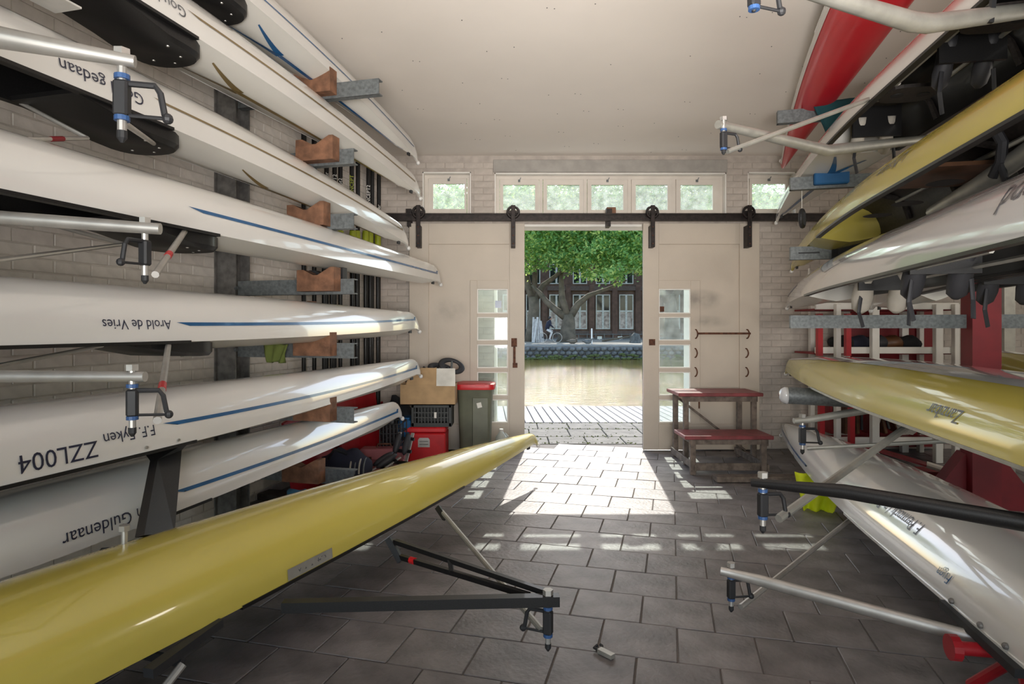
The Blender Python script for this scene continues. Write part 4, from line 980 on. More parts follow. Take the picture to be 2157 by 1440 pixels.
tp2 = at(1668, 572, RY(1668, .26)); R2 = Boat('slim yellow shell with open dark cockpit on the middle right arm', 'hull_yellow', tp2, 2.10, A=aim(tp2, rk(.32, 0, 0)), sc_=1.85, deckmat='hull_yellow', W=.30, deck=.045, lining='carbon_brown', Lb=3.3)
R2.text('La Mosaique', -1, R2.at_px(1908, .12, -1), .15, .075, 'grey_ink', .4); R2.tracks(2.4, 4.4); R2.frame((2.3, 2.9, 3.5, 4.1))
for x, v in ((2.35, .02), (2.75, .05), (3.3, .02)): MB().lathe(R2.P(x, v, .05), [(.085, 0), (.07, .004)], 18).build('hatch', 'black_rubber', R2.root)
MB().box(R2.P(3.25, .0, .10), (.5, .42, .02), (R2.d, R2.n, Vector((0, 0, 1)))).build('thwart_board', 'brown_wood', R2.root)
e2 = at(2230, 275, 2.5); rg = R2.rig([at(1965, 448, 3.2), at(2060, 392, 2.85), e2], [.035, .042, .045], 'alu_dull'); MB().tube([at(2090, 262, 2.7), at(2112, 300, 2.68), at(2108, 340, 2.7), at(2092, 372, 2.75)], .022, 8).tube([at(2108, 345, 2.7), at(2122, 395, 2.68), at(2128, 375, 2.66)], .015, 8).build('bracket', 'shoe_dark', rg)
tp2b = at(1806, 533, 5.9); R2b = Boat('white shell with blue line, half hidden behind the slim yellow shell', 'hull_grey', tp2b, 2.16, A=aim(tp2b, rk(.86, 0, 0)), sc_=2.2, W=.165, K=.2)
R2b.stripe('navy_stripe', -1, .12, 1.6, .07, h=.016)
tp3 = at(1658, 650, 6.7); R3 = Boat('glossy grey white shell with shoes hanging from its cockpit, on orange brown blocks', 'hull_grey', tp3, 1.655, A=aim(tp3, rk(.28, 0, 0)), sc_=2.0, W=.29, K=.28, Lb=3.4, nose=.45)
R3.stripe('navy_stripe', -1, .1, 1.15, .085, .14, h=.02, hook=False, point=False); R3.text('Oude Vriend', -1, R3.at_px(2090, .14, -1) + .72, .19, .13, 'grey_ink')
R3.shoes(3.05, v=.1, z=.0, sc=1.25); R3.shoes(3.85, v=.1, z=.03, m='shoe_dark', sc=1.1); R3.tracks(2.8, 4.6, .03); R3.seat(3.5, .08); R3.frame((2.3, 3.3))
MB().prism([R3.P(1.0, 0, R3.k(1) + R3.g(1) - .02), R3.P(1.1, 0, R3.k(1.1) + R3.g(1.1) - .02), R3.P(1.06, 0, R3.k(1) + R3.g(1) + .10), R3.P(1.02, 0, R3.k(1) + R3.g(1) + .10)], R3.n * .008).build('fin', 'hull_white', R3.root)
tp3b = at(1835, 655, 5.5); R3b = Boat('white shell in the second brown block, behind the one with shoes', 'hull_grey', tp3b, 1.655, A=A0, sc_=1.4, W=.19, K=.24)
R3b.tracks(1.9, 4.0, .02); R3b.shoes(2.35, z=.0, m='shoe_dark')
tp4 = at(1655, 788, 6.65); R4 = Boat('wide yellow gig with black name lettering on the second lowest right arm', 'hull_yellow', tp4, .94, A=aim(tp4, rk(.33, 0, 0)), sc_=2.0, W=.34, K=.27, Lb=3.6, keel=.5, kmat='hull_grey', deckmat='hull_yellow', nose=.45, name='training_gig', gmat='alu_dull')
R4.text('Zanzibar', -1, R4.at_px(2024, .1, -1), .13, .08, 'grey_ink', .25)
e = at(1672, 886, 4.3); rg = R4.rig([e, at(1700, 884, 4.3), at(1870, 856, 4.25)], [.02, .024, .03], 'alu_dull'); R4.oarlock(rg, e + Vector((.06, 0, 0)), Xr, sc=1.2); R4.stay(rg, at(1700, 944, 4.25), at(2010, 928, 3.9), .014, 'alu_dull')
e = at(1583, 1016, 2.72); m2_ = at(1780, 1035, 2.5); e2 = at(2260, 1118, 2.05)
rg = R4.rig([e, m2_, e2], [.018, .03, .033], 'carbon', flat=.8); R4.oarlock(rg, e + Vector((.05, 0, 0)), Xr + Vector((0, .2, 0)), sc=1.15); R4.stay(rg, at(1640, 1092, 2.72), at(1918, 893, 3.35), .019, 'alu_dull'); MB().bar(at(1905, 905, 3.36), at(1940, 878, 3.4), .08, .05).build('rigger_plate', 'alu_dull', rg)
tp5 = at(1645, 918, 6.45); R5 = Boat('white shell with blue bow line lying low on a red trestle at the front right', 'hull_white', tp5, .30, A=math.radians(10.5), sc_=2.9, W=.33, K=.27, Lb=3.3, L=7.0, nose=.4, gmat='hull_white')
R5.stripe('blue_stripe', -1, .12, 1.9, .05, h=.015, hook=True); R5.text('F. Pennock / t. Pr', -1, R5.at_px(1938, .17, -1), .195, .07, 'grey_ink'); R5.text('Fuga', -1, R5.at_px(2003, .08, -1), .105, .06, 'blue_stripe', .5)
e = at(1518, 1202, 2.92); rg = R5.rig([e, at(1600, 1222, 2.85), at(2030, 1338, 2.3), at(2110, 1358, 2.25)], [.02, .027, .027, .02], 'alu', flat=.75); R5.oarlock(rg, e + Vector((.05, 0, 0)), Xr + Vector((0, .2, 0)), sc=1.0); R5.stay(rg, at(1560, 1278, 2.92), at(1788, 1096, 3.72), .014, 'alu')
for x in (4.15, 4.35, 4.5, 4.7): MB().ball(R5.side(x, .02, -1, .004), .012, 8, 6).build('bolt', 'galv_dark', R5.root)
MB().bar(R5.P(4.1, -.33, -.012), R5.P(4.6, -.335, -.02), .05, .03).build('rigger_foot', 'black_rubber', R5.root)
tr_ = root('boat_trestle', 'red painted steel trestle holding the low white shell at the front', 'trestle', R5.P(4.38, 0, -.30), -R5.A)
def T(v, z, dx=0): return R5.P(4.38 + dx - .0, v, z - .30)
MB().tube([T(-.42, .245), T(.42, .245)], .024, 12).build('top_bar', 'red_paint', tr_, smooth=True)
MB().tube([T(-.45, .245), T(-.42, .245)], .045, 14).build('end_flange', 'red_paint', tr_)
for sg in (-1, 1):
    for dx in (-.2, .2): MB().tube([T(sg * .22, .235), T(sg * .28, .012, dx)], .02, 10).build('leg', 'red_paint', tr_)
tp6 = at(2035, 765, 6.1); R6 = Boat('yellow hull showing behind the red post on the far side of the rack', 'hull_yellow', tp6, 1.0, A=A0, sc_=2.4, W=.28, K=.2, keel=.45, kmat='hull_white', deckmat='hull_yellow')
cloth('towel', 'teal_cloth', 'dark teal towel draped over the topmost right arm', 'towel', rk(.42, -.06, zb0 + .07), .55, .26, RR, -U)
cloth('rag', 'teal_cloth', 'small dark green rag tied under the blue padded arm', 'rag', rk(.78, -.03, zb1 - .05), .08, .22, RR, -U, .01)
pl = root('rubber_plug', 'round black rubber ring hanging on a string beside the back wall rail', 'ring', at(1690, 458, 5.2))
MB().ring(at(1690, 460, 5.2), .068, .018, (Vector((.6, .8, 0)), Vector((0, 0, 1)), Vector((.8, -.6, 0))), 20, 8).bar(at(1690, 446, 5.2), at(1690, 474, 5.2), .05, .012, (0, 1, 0)).build('ring', 'black_rubber', pl); MB().tube([at(1689, 443, 5.2), at(1689, 400, 5.2)], .003, 5).build('string', 'card_white', pl)
cloth('cap', 'green_cloth', 'olive green cap hooked over the fifth arm of the side wall rack', 'cap', room(.55, -.10, 1.285), .2, .13, RR, -U, .02)

# ------------------------------------------------------------------ oars along the side wall near the corner
ok = structure(MB().box(room(.05, 1.75, 2.28), (.03, 1.6, .10), RAX).build('trim_4', 'block_wood'))
def oar_at(px, t):
    k = (px - CX) / F; c = CORN + RR * t; s_ = (k * c.y - c.x) / (UX - k * UY); return c + U * s_
top = [640, 662, 688, 705, 717, 741, 754, 776, 784, 798]
for i, px in enumerate(top):
    p = oar_at(px, .06); o = root('sweep_oar', 'tall black oar with white lettering, ' + ['first', 'second', 'third', 'fourth', 'fifth', 'sixth', 'seventh', 'eighth', 'ninth', 'tenth'][i] + ' counted from the steel column', 'oar', p, 0, 'tall black oars on the side wall')
    MB().tube([p + Vector((0, 0, .02)), p + Vector((0, 0, 1.2)), p + Vector((0, 0, 3.32))], [.016, .019, .024], 10).build('shaft', 'carbon', o, smooth=True)
    MB().box(p + Vector((0, 0, .30)), (.012, .19, .52), RAX, .006).build('blade', 'red_paint' if i % 2 else 'white_paint', o)
    if i not in (0, 8):
        cu = bpy.data.curves.new('t', 'FONT'); cu.body = ['', 'CONCEPT', 'Croker', 'CONCEPT2', 'Concept2', 'CONCEPT', 'croker', 'CONCEPT2', '', 'Croker'][i]; cu.size = .055; cu.resolution_u = 2
        t_ = bpy.data.objects.new('t', cu); C.objects.link(t_); bpy.context.view_layer.update(); me = t_.evaluated_get(bpy.context.evaluated_depsgraph_get()).to_mesh()
        X2 = Vector((0, 0, 1)); fr = Vector((-p.x, -p.y, 0)).normalized(); Y2 = fr.cross(X2) * -1; mb = MB()
        for q in (1.0,):
            base = p + Vector((0, 0, 2.62 + .05 * (i % 3)))
            mb.add([base + X2 * v.co.x - Y2 * (v.co.y - .018) * -1 * -1 + fr * .0255 for v in me.vertices], [tuple(f.vertices) for f in me.polygons])
        bpy.data.objects.remove(t_); mb.build('lettering', 'white_paint' if i != 5 else 'yellow_green', o, kind='stuff')
for i, px in enumerate((683, 699, 717, 743, 752, 770, 780, 796)):
    p = oar_at(px, .16 + .02 * (i % 2)); z = EYE + (HY - 486) / F * p.y - .0; z = min(z, 2.45)
    o = root('sculling_oar', 'shorter oar with a yellow green grip, ' + ['first', 'second', 'third', 'fourth', 'fifth', 'sixth', 'seventh', 'eighth'][i] + ' counted from the steel column', 'oar', p, 0, 'oars with yellow green grips')
    MB().tube([p + Vector((0, 0, .02)), p + Vector((0, 0, z - .2))], [.017, .022], 10).build('shaft', 'carbon', o, smooth=True)
    MB().tube([p + Vector((0, 0, z - .2)), p + Vector((0, 0, z - .16)), p + Vector((0, 0, z - .03)), p + Vector((0, 0, z))], [.024, .033, .034, .03], 10).build('grip', 'yellow_green', o, smooth=True)
    MB().box(p + Vector((0, 0, .28)), (.012, .17, .45), RAX, .006).build('blade', 'red_paint' if i % 2 else 'carbon', o)

# ------------------------------------------------------------------ things by the left of the doorway
def bxpx(x0, x1, y0, y1, Y, dep):    # lower/upper corners of a box whose front face shows there
    a = at(x0, y1, Y); b = at(x1, y0, Y); return a, Vector((b.x, Y + dep, b.z))
# bin
p = at(1002, 955, 6.78); p.z = 0
bn = root('waste_bin', 'olive green waste bin with a red lid beside the left door leaf', 'bin', p)
def rr_sq(hx, hy, z, r=.3, n=24):
    return [p + Vector((hx * math.copysign(abs(math.cos(2 * math.pi * i / n)) ** r, math.cos(2 * math.pi * i / n)), hy * math.copysign(abs(math.sin(2 * math.pi * i / n)) ** r, math.sin(2 * math.pi * i / n)), z)) for i in range(n)]
def loft(rings):
    mb = MB(); n = len(rings[0]); vs = [v for r in rings for v in r]; fs = [(i * n + k, i * n + (k + 1) % n, (i + 1) * n + (k + 1) % n, (i + 1) * n + k) for i in range(len(rings) - 1) for k in range(n)]
    fs += [tuple(range(n)), tuple((len(rings) - 1) * n + k for k in range(n))]; return mb.add(vs, fs)
loft([rr_sq(.165, .16, .0), rr_sq(.19, .18, .72), rr_sq(.20, .19, .74)]).build('body', 'olive', bn, smooth=True)
loft([rr_sq(.215, .205, .735), rr_sq(.22, .21, .76), rr_sq(.215, .205, .79), rr_sq(.17, .16, .80)]).build('lid', 'red_plastic', bn, smooth=True)
MB().box(p + Vector((.06, -.215, .785)), (.10, .02, .02)).build('lid_handle', 'red_plastic', bn)
MB().box(p + Vector((.06, -.178, .36)), (.17, .02, .58), None, .006).build('front_rib', 'olive', bn)
MB().box(p + Vector((.05, -.191, .57)), (.05, .004, .055), (Vector((.97, 0, .24)), Vector((0, 1, 0)), Vector((-.24, 0, .97)))).build('sticker', 'card_white', bn)
# jug
p = at(1056, 935, 6.78); p.z = 0
jg = root('plastic_jug', 'translucent white plastic water jug standing beside the olive bin', 'jug', p)
MB().lathe(p, [(.06, 0), (.068, .02), (.07, .15), (.06, .2), (.025, .25), (.02, .26)], 20).build('body', 'jug', jg, smooth='all')
MB().lathe(p + Vector((0, 0, .26)), [(.022, 0), (.022, .025)], 14).build('cap', 'white_paint', jg); MB().lathe(p + Vector((0, 0, .07)), [(.071, 0), (.0715, .06)], 20).build('label', 'water_label', jg)
MB().tube([p + Vector((.05, -.02, .19)), p + Vector((.075, -.03, .21)), p + Vector((.04, -.02, .245))], .009, 7).build('handle', 'jug', jg)
# red cooler
a, b = bxpx(852, 938, 900, 980, 6.30, .33); a.z = 0
cb_ = root('cool_box', 'bright red cool box with a silver badge under the black crate', 'box', ((a.x + b.x) / 2, (a.y + b.y) / 2, 0))
MB().lo((a.x, a.y, 0), (b.x, b.y, b.z - .06), .012).build('body', 'red_plastic', cb_); MB().lo((a.x - .004, a.y - .004, b.z - .055), (b.x + .004, b.y + .004, b.z), .012).build('lid', 'red_plastic', cb_)
q = at(893, 932, 6.30); MB().prism([q + Vector((-.06, -.006, -.045)), q + Vector((.06, -.006, -.045)), q + Vector((.06, -.006, .03)), q + Vector((.045, -.006, .05)), q + Vector((-.045, -.006, .05)), q + Vector((-.06, -.006, .03))], (0, .005, 0)).build('badge', 'alu', cb_)
for k in (-.02, .01): MB().lo(q + Vector((-.045, -.008, k)), q + Vector((.045, -.006, k + .008))).build('badge_line', 'galv_dark', cb_)
zt = b.z
# black folding crate
a, b = bxpx(866, 951, 850, 897, 6.33, .28); a.z = zt + .002; b.z = a.z + .225
cr = root('folding_crate', 'black plastic folding crate standing on the red cool box', 'crate', ((a.x + b.x) / 2, (a.y + b.y) / 2, a.z))
mb = MB().lo(a, (b.x, b.y, a.z + .015)); W_ = b.x - a.x
for (x0, x1) in ((a.x, a.x + .03), (b.x - .03, b.x)): mb.lo((x0, a.y, a.z), (x1, b.y, b.z), .004)
for z in (a.z + .01, b.z - .03): mb.lo((a.x, a.y, z), (b.x, a.y + .015, z + .03), .003); mb.lo((a.x, b.y - .015, z), (b.x, b.y, z + .03), .003)
mb.build('frame', 'crate', cr)
for k in range(11): MB().lo((a.x + .035 + k * (W_ - .08) / 10, a.y + .004, a.z + .03), (a.x + .047 + k * (W_ - .08) / 10, a.y + .012, b.z - .03)).build('slat', 'crate', cr)
for z in (.09, .14): MB().lo((a.x + .03, a.y + .003, a.z + z), (b.x - .03, a.y + .013, a.z + z + .012)).build('slat', 'crate', cr)
MB().lo((a.x + .03, b.y - .02, a.z + .02), (b.x - .03, b.y - .016, b.z - .03)).build('back_panel', 'crate', cr)
MB().lo((a.x + W_ * .57, a.y - .003, a.z + .09), (a.x + W_ * .63, a.y + .003, a.z + .15)).build('label', 'card_white', cr)
zt = b.z
# cardboard box
a, b = bxpx(843, 958, 806, 850, 6.29, .28); a.z = zt + .002; b.z = a.z + .21
cx_ = root('cardboard_box', 'worn cardboard box with one white flap folded out on the black crate', 'box', ((a.x + b.x) / 2, (a.y + b.y) / 2, a.z))
mb = MB().lo(a, (b.x, b.y, a.z + .01)); e = .008
mb.lo((a.x, a.y, a.z), (b.x, a.y + e, b.z)).lo((a.x, b.y - e, a.z), (b.x, b.y, b.z)).lo((a.x, a.y + e, a.z), (a.x + e, b.y - e, b.z)).lo((b.x - e, a.y + e, a.z), (b.x, b.y - e, b.z))
mb.build('carton', 'card', cx_)
MB().prism([Vector((a.x + .06, a.y - .002, b.z)), Vector((b.x - .19, a.y - .002, b.z)), Vector((b.x - .19, a.y + .03, b.z + .17)), Vector((a.x + .10, a.y + .03, b.z + .17))], (0, .006, 0)).build('flap', 'card', cx_)
MB().prism([Vector((b.x - .185, a.y - .03, b.z - .01)), Vector((b.x + .01, a.y - .05, b.z - .01)), Vector((b.x - .0, a.y + .03, b.z + .165)), Vector((b.x - .19, a.y + .03, b.z + .165))], (0, .006, 0)).build('flap', 'card_white', cx_)
MB().prism([Vector((a.x, a.y + .03, b.z)), Vector((a.x, b.y - .03, b.z)), Vector((a.x - .06, b.y - .05, b.z + .12)), Vector((a.x - .06, a.y + .05, b.z + .12))], (.006, 0, 0)).build('flap', 'card', cx_)
c = Vector((b.x - .10, a.y + .16, b.z + .13))
for i, (dx, dz, an, lab) in enumerate(((-.06, .02, .5, 'grey black seat bracket loop lying in the cardboard box, flatter one'), (.05, .05, .9, 'grey black seat bracket loop in the cardboard box, standing one'))):
    o = root('oval_ring', lab, 'ring', c + Vector((dx, 0, dz))); cc = c + Vector((dx, .02 * i, dz))
    ax = (Vector((.9, .3, -.2)).normalized(), Vector((0, math.cos(an), math.sin(an))), Vector((0, -math.sin(an), math.cos(an))))
    mb = MB().ring(cc, .075, .022, ax, 24, 8); mb.v = [cc + (v - cc) * 1.0 + ax[0] * ((v - cc).dot(ax[0]) * .5) for v in mb.v]; mb.build('rim', 'shoe_dark', o, smooth='all')
    MB().tube([cc - ax[1] * .07, cc + ax[1] * .07], .012, 8).build('bridge', 'galv', o)
mb = MB()
for k in range(6): q = Vector((a.x + .12 + .05 * k, a.y + .10 + .06 * R(), b.z + .02)); mb.tube([q, q + Vector((.05, .03, .09)), q + Vector((.11, .0, .12 + .04 * R()))], .014, 6)
tag(mb.build('oarlock_parts', 'black_rubber', kind='stuff'), 'tangle of black plastic oarlock parts heaped in the cardboard box', 'parts')
# black sack and blue thing behind
p = atz(835, 895, .02); p = Vector((at(835, 0, 6.55).x, 6.6, 0))
mb = MB(); n = 14
prof = [(.20, 0), (.24, .15), (.22, .35), (.17, .5), (.1, .62), (.03, .68)]
mb.lathe(p, prof, 16); mb.v = [Vector((v.x + .04 * math.sin(v.z * 13 + v.x * 9), v.y + .03 * math.cos(v.z * 17 + v.y * 11), v.z)) for v in mb.v]
tag(mb.build('bin_bag', 'black_cloth', smooth='all'), 'slumped black bag behind the bow of the lowest white shell', 'bag')
a, b = bxpx(838, 864, 884, 915, 6.3, .2); a.z = 0
tag(MB().lo(a, b, .02).lo((a.x + .01, a.y + .01, b.z), (b.x - .01, b.y - .01, b.z + .02), .006).build('blue_tub', 'pad_blue'), 'blue plastic tub tucked beside the red cool box', 'tub')
# red boards leaning at the side wall
for i, (px0, px1, y0, s0) in enumerate(((722, 760, 812, 0), (760, 803, 812, 1), (615, 722, 885, 2))):
    p0, p1 = oar_at(px0, .33 if i < 2 else .27), oar_at(px1, .33 if i < 2 else .27); zt_ = EYE + (HY - y0) / F * p0.y
    d = (p1 - p0); lean = -RR * .1
    mb = MB().prism([p0 + Vector((0, 0, .01)), p1 + Vector((0, 0, .01)), p1 + lean + Vector((0, 0, zt_ - .03)), p1 - d * .15 + lean + Vector((0, 0, zt_)), p0 + d * .15 + lean + Vector((0, 0, zt_)), p0 + lean + Vector((0, 0, zt_ - .03))], RR * .025)
    tag(mb.build('red_board', 'red_paint'), ['upright red board behind the lower shells, nearer the steel column', 'upright red board behind the lower shells, nearer the black bag', 'low wide red board leaning against the white brick wall'][i], 'board')
# pink toolbox
a, b = bxpx(757, 850, 948, 1000, 5.75, .26); a.z = 0
tb = root('toolbox', 'faded pink metal toolbox with a carrying handle beside the red cool box', 'toolbox', ((a.x + b.x) / 2, (a.y + b.y) / 2, 0))
zm = b.z - .09
MB().lo(a, (b.x, b.y, zm), .008).build('body', 'pink', tb)
MB().prism([Vector((a.x - .004, a.y - .004, zm + .004)), Vector((a.x - .004, b.y + .004, zm + .004)), Vector((a.x - .004, b.y - .05, b.z)), Vector((a.x - .004, a.y + .05, b.z))], (b.x - a.x + .008, 0, 0)).build('lid', 'pink', tb)
m_ = (a + b) / 2; MB().tube([Vector((m_.x - .07, m_.y, b.z)), Vector((m_.x - .06, m_.y, b.z + .035)), Vector((m_.x + .06, m_.y, b.z + .035)), Vector((m_.x + .07, m_.y, b.z))], .008, 7).build('handle', 'rust', tb)
for k in (.25, .75): MB().lo((a.x + (b.x - a.x) * k - .012, a.y - .01, zm - .03), (a.x + (b.x - a.x) * k + .012, a.y - .004, zm + .03)).build('latch', 'rust', tb)
# bags
p = at(728, 985, 5.4); p.z = 0
bg_ = root('sports_bag', 'dark navy bag with striped folds behind the lowest rack arm', 'bag', p)
mb = MB().ball(p + Vector((0, 0, .17)), (.24, .16, .17), 18, 12); mb.v = [v + Vector((0, 0, .018 * math.sin(v.x * 40))) for v in mb.v]; mb.build('body', 'navy_cloth', bg_, smooth='all')
for k in range(4): MB().ring(p + Vector((.08 + k * .035, -.02, .15)), .145 - .012 * k, .008, (Vector((0, 1, 0)), Vector((0, 0, 1)), Vector((1, 0, 0))), 18, 6, 0, math.pi).build('piping', 'galv' if k % 2 else 'shoe_white', bg_)
MB().tube([p + Vector((-.12, -.1, .27)), p + Vector((-.06, -.14, .36)), p + Vector((.04, -.1, .31))], .012, 7).build('handle', 'black_cloth', bg_)
# dark plastic chair/crate silhouette behind
a, b = bxpx(800, 845, 895, 945, 5.95, .3); a.z = 0
ch = root('wire_basket', 'black wire basket standing between pink toolbox and black bag', 'basket', ((a.x + b.x) / 2, (a.y + b.y) / 2, 0))
mb = MB()
for k in range(7):
    x = a.x + (b.x - a.x) * k / 6; mb.tube([Vector((x, a.y, 0.01)), Vector((x, a.y, b.z))], .006, 5); mb.tube([Vector((x, b.y, 0.01)), Vector((x, b.y, b.z))], .006, 5)
for z in [b.z * k / 5 + .008 for k in range(6)]:
    mb.tube([Vector((a.x, a.y, z)), Vector((b.x, a.y, z)), Vector((b.x, b.y, z)), Vector((a.x, b.y, z)), Vector((a.x, a.y, z))], .006, 5)
mb.build('wire_mesh', 'black_rubber', ch); MB().lo((a.x, a.y, .005), (b.x, b.y, .012)).build('tray', 'black_rubber', ch)
# foot stretcher assemblies piled in front
def stretcher(p, rz, tilt, lab, m2='carbon', sc=1):
    p = Vector(p); o = root('foot_stretcher', lab, 'stretcher', p); q = Matrix.Rotation(rz, 3, 'Z') @ Matrix.Rotation(tilt, 3, 'Y'); X, Y, Z = q @ Vector((1, 0, 0)), q @ Vector((0, 1, 0)), q @ Vector((0, 0, 1))
    for k in (-.07, .07): MB().bar(p + Y * k, p + Y * k + X * .34 * sc, .03, .012, Z).build('rail', 'alu', o)
    for k in (.05, .16, .28): MB().bar(p + X * k * sc - Y * .1, p + X * k * sc + Y * .1, .03, .016, Z).build('cross_piece', m2, o)
    for k in (-.05, .05):
        c = p + X * .22 * sc + Y * k + Z * .035; mb = MB().ball((0, 0, 0), (.11, .035, .03), 10, 7); mb.v = [c + X * v.x + Y * v.y + Z * v.z for v in mb.v]; mb.build('shoe', 'shoe_dark', o, smooth='all')
stretcher(atz(770, 1005, .08), .5, -.5, 'silver and black foot stretcher lying flat beside the pink toolbox')
stretcher(atz(838, 985, .10), 1.2, -1.1, 'black foot stretcher propped upright against the red cool box')
stretcher(atz(800, 1002, .04), -.2, -.2, 'low silver foot stretcher behind the yellow hull')
# under the lowest arm
p = atz(640, 1060, .02); pk = MB().box(p + Vector((-.02, .06, .03)), (.75, .16, .05), RAX, .006)
tag(pk.build('plank', 'carbon_brown'), 'dark plank lying on the floor under the lowest rack arm', 'plank')
p = atz(626, 1050, .10); mb = MB().ball(p, (.10, .08, .075), 18, 12); mb.v = [v + Vector((.014 * math.sin(v.z * 60 + v.x * 40), .012 * math.cos(v.x * 70), .014 * math.sin(v.x * 45 + v.y * 30))) for v in mb.v]
tag(mb.build('blue_rag', 'blue_cloth', smooth='all'), 'crumpled blue rag on the dark plank under the lowest arm', 'rag')
p = atz(690, 1040, .10); tag(MB().box(p, (.11, .08, .008), (Vector((.9, .3, .2)).normalized(), Vector((-.3, .9, 0)).normalized(), Vector((-.18, -.06, .98)).normalized())).tube([p + Vector((0, 0, -.09)), p], .01, 6).box(p + Vector((.02, 0, .012)), (.05, .03, .02)).build('metal_bracket', 'alu'), 'shiny metal bracket lying just behind the yellow hull', 'bracket')
# broken clip on the paving
p = atz(1272, 1382, 0.0); o = root('broken_clip', 'small grey plastic clip lying alone on the paving in the aisle', 'clip', p)
MB().bar(p + Vector((-.015, .03, .012)), p + Vector((.035, -.025, .012)), .028, .018).build('body', 'alu_dull', o); MB().tube([p + Vector((-.018, .03, .012)), p + Vector((-.035, .045, .014)), p + Vector((-.02, .055, .02))], .007, 6).tube([p + Vector((-.005, .035, .012)), p + Vector((.0, .055, .018)), p + Vector((-.008, .062, .02))], .006, 6).build('prongs', 'black_rubber', o)

# ------------------------------------------------------------------ step bench
y0, y1, y2 = 5.86, 6.28, 6.74
o = root('step_bench', 'two tier wooden step bench with worn dark red treads', 'bench', (2.1, 6.2, 0))
zl, zu = .372, .735
def bxx(px, Y): return (px - CX) / F * Y
l0, l1 = bxx(1441, y0), bxx(1628, y0); u0, u1 = bxx(1428, y1), bxx(1606, y1)
MB().lo((l0, y0 - .03, zl - .035), (l1, y1 - .05, zl), .005).build('tread', 'bench_red', o); MB().lo((u0, y1 - .03, zu - .035), (u1, y2, zu), .005).build('tread', 'bench_red', o)
MB().lo((l0 + .05, y0 - .005, zl - .085), (l1 - .05, y0 + .02, zl - .036)).build('apron', 'bench_wood', o); MB().lo((u0 + .05, y1 - .005, zu - .09), (u1 - .05, y1 + .02, zu - .036)).build('apron', 'bench_wood', o)
for x in (l0 + .085, l1 - .085): MB().lo((x - .025, y0 - .012, 0), (x + .025, y0 + .035, zl - .036), .003).build('leg', 'bench_wood', o)
for x in (u0 + .085, u1 - .085):
    MB().lo((x - .025, y1 - .01, 0), (x + .025, y1 + .04, zu - .036), .003).build('leg', 'bench_wood', o); MB().lo((x - .025, y2 - .07, 0), (x + .025, y2 - .02, zu - .036), .003).build('leg', 'bench_wood', o)
    MB().lo((x - .045, y0 - .02, .035), (x - .026, y2 - .02, .10), .003).build('side_rail', 'bench_wood', o); MB().lo((x - .045, y0, zl - .10), (x - .026, y1 + .04, zl - .04), .003).build('side_rail', 'bench_wood', o)
MB().lo((l0 + .08, y0 + .036, .03), (l1 - .08, y0 + .06, .10), .003).build('stretcher', 'bench_wood', o)
MB().bar((u0 + .11, y2 - .085, zu - .1), (u1 - .04, y2 - .085, .08), .02, .06, (0, 1, 0)).build('brace', 'bench_wood', o)
# grey plank + floor mat behind the black rigger, hi-vis vest
p = atz(1600, 996, 0.03); tag(MB().lo((1.85, 5.55, 0.003), (2.75, 5.68, .05), .004).build('plank', 'bench_wood'), 'weathered plank lying flat in front of the step bench', 'plank')
p = atz(1718, 1005, .24)
o = cloth('safety_vest', 'hivis', 'fluorescent yellow vest dropped beneath the low white shell', 'vest', at(1722, 994, 4.75), .33, .30, Vector((.95, -.3, 0)), Vector((-.3, -.95, 0)), .035)

# ------------------------------------------------------------------ storage frames behind the right rack
ys_ = 6.35
sf = root('storage_frame', 'white timber frame with red back panels behind the right rack', 'shelf', ((1850 - CX) / F * ys_, ys_, 0))
def sx(px, Y=ys_): return (px - CX) / F * Y
def sz(py, Y=ys_): return EYE + (HY - py) / F * Y
for px, w_ in ((1762, .05), (1838, .075), (1972, .075), (2012, .05)):
    MB().lo((sx(px), ys_, .0), (sx(px) + w_, ys_ + .06, sz(640)), .004).build('post', 'white_paint', sf)
    MB().lo((sx(px), ys_ + .55, .0), (sx(px) + w_, ys_ + .61, sz(640)), .004).build('post', 'white_paint', sf)
for py in (738, 930, 644):
    MB().lo((sx(1725), ys_ + .062, sz(py + 7)), (sx(2030), ys_ + .095, sz(py - 7)), .004).build('rail', 'white_paint', sf)
    MB().lo((sx(1725), ys_ + .10, sz(py + 9)), (sx(2030), ys_ + .548, sz(py + 5))).build('shelf_board', 'red_dark', sf)
MB().lo((sx(1848), ys_ + .62, .05), (sx(2070), ys_ + .64, sz(640))).build('back_panel', 'red_dark', sf)
for (px, ya, yb) in ((1728, 690, 750), (1788, 690, 750), (1732, 850, 975), (1796, 850, 975)):
    x = sx(px, 6.2); o = tag(MB().tube([Vector((x, 6.22, sz(yb, 6.2))), Vector((x + .02, 6.2, (sz(ya, 6.2) + sz(yb, 6.2)) / 2)), Vector((x - .01, 6.2, sz(ya, 6.2)))], .028, 4).build('red_leg', 'red_paint', sf), '', '') if False else MB().bar((x + .02, 6.26, sz(yb, 6.2)), (x + .02, 6.26, sz(ya - (30 if ya < 800 else 0), 6.2)), .05, .05, (0, 1, 0)).build('red_upright', 'red_paint', sf)
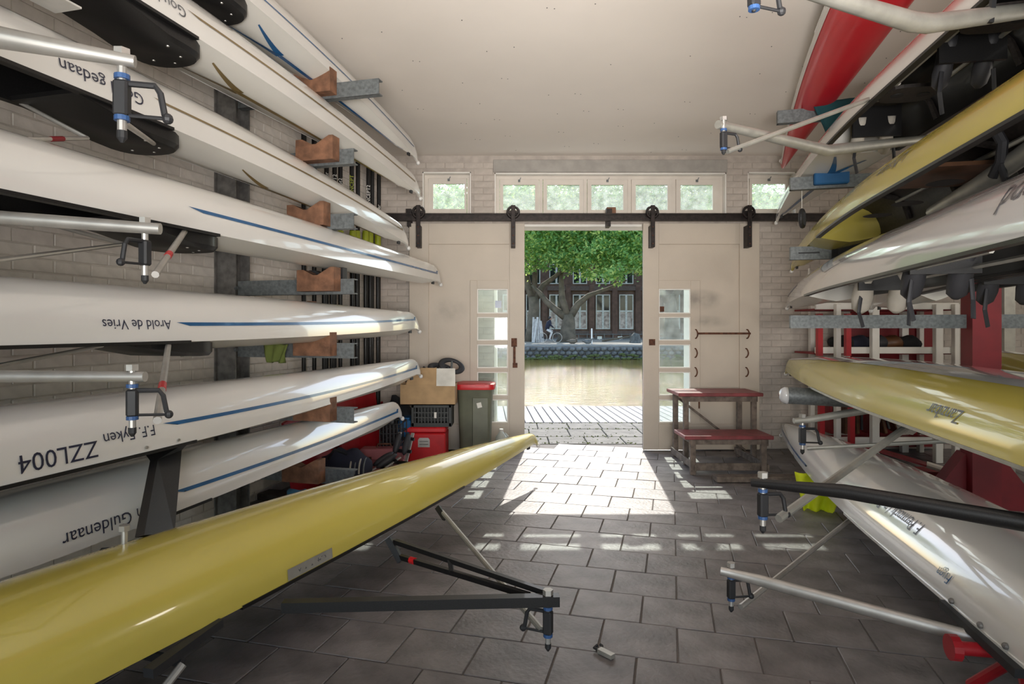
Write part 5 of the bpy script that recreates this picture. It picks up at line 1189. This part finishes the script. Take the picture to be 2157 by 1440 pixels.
# clutter on the frame's shelves
random.seed(11)
for i in range(9):
    px = 1745 + i * 27 + R() * 8; z = sz(930 - 5) + .01; x = sx(px, 6.6); o = root('foot_board', 'reddish brown foot board on the lower shelf, ' + ['first', 'second', 'third', 'fourth', 'fifth', 'sixth', 'seventh', 'eighth', 'ninth'][i] + ' counted from the doorway end', 'board', (x, 6.6, z), 0, 'foot boards on the lower shelf')
    t_ = (R() - .5) * .8; X = Vector((math.cos(t_), 0, math.sin(t_))); Z = Vector((-math.sin(t_), 0, math.cos(t_))); c = Vector((x, 6.55 + .1 * R(), z + .16))
    MB().box(c, (.035, .16, .30), (X, Vector((0, 1, 0)), Z), .006).build('board', 'brown_wood' if i % 3 else 'red_dark', o); MB().bar(c - Z * .1 + X * .03 - Vector((0, .09, 0)), c + Z * .12 + X * .03 - Vector((0, .09, 0)), .02, .02, (0, 1, 0)).build('rail', 'alu' if i % 2 else 'shoe_dark', o)
for i in range(5):
    px = 1768 + i * 34 + R() * 10; z = sz(738 + 5) + .012; x = sx(px, 6.6); c = Vector((x, 6.6, z + .085))
    mb = MB().ball((0, 0, 0), (.15, .11, .08), 12, 8); mb.v = [c + Vector((v.x, v.y, v.z + .012 * math.sin(v.x * 40))) for v in mb.v]
    tag(mb.build('shoe_bag', ['black_cloth', 'navy_cloth', 'shoe_dark', 'brown_wood', 'black_cloth'][i], smooth='all'), ['black lumpy bag on the upper shelf nearest the door end', 'navy bag second along the upper shelf', 'dark grey bag third along the upper shelf', 'brown bag fourth along the upper shelf of the white frame', 'black bag last along the upper shelf near the red post'][i], 'bag', 'bags on the upper shelf')
p = Vector((sx(1925, 5.6), 5.6, .16)); o = root('oar_blade', 'pale plastic oar blade with a white collar lying below the red panels', 'blade', p)
MB().bar(p + Vector((-.32, .25, .12)), p + Vector((.1, -.02, .0)), .17, .015).build('blade', 'red_dark', o); MB().tube([p + Vector((.1, -.02, 0)), p + Vector((.2, -.09, -.03))], .03, 10).build('collar', 'card_white', o); MB().tube([p + Vector((.2, -.09, -.03)), p + Vector((.32, -.16, -.06))], .04, 10).build('handle', 'shoe_dark', o)
MB().lo((p.x - .2, p.y - .02, 0), (p.x + .25, p.y + .2, .09)).build('wedge', 'red_dark', o)
# grey steel column of the next bay
o = root('steel_column', 'plain grey steel column seen behind the red post', 'column', (sx(2115, 5.6), 5.6, 0)); x = sx(2118, 5.6)
MB().lo((x - .05, 5.55, 0), (x + .05, 5.65, 3.4)).build('shaft', 'alu_dull', o); MB().lo((x - .1, 5.5, 0), (x + .1, 5.7, .015)).build('foot_plate', 'galv', o)
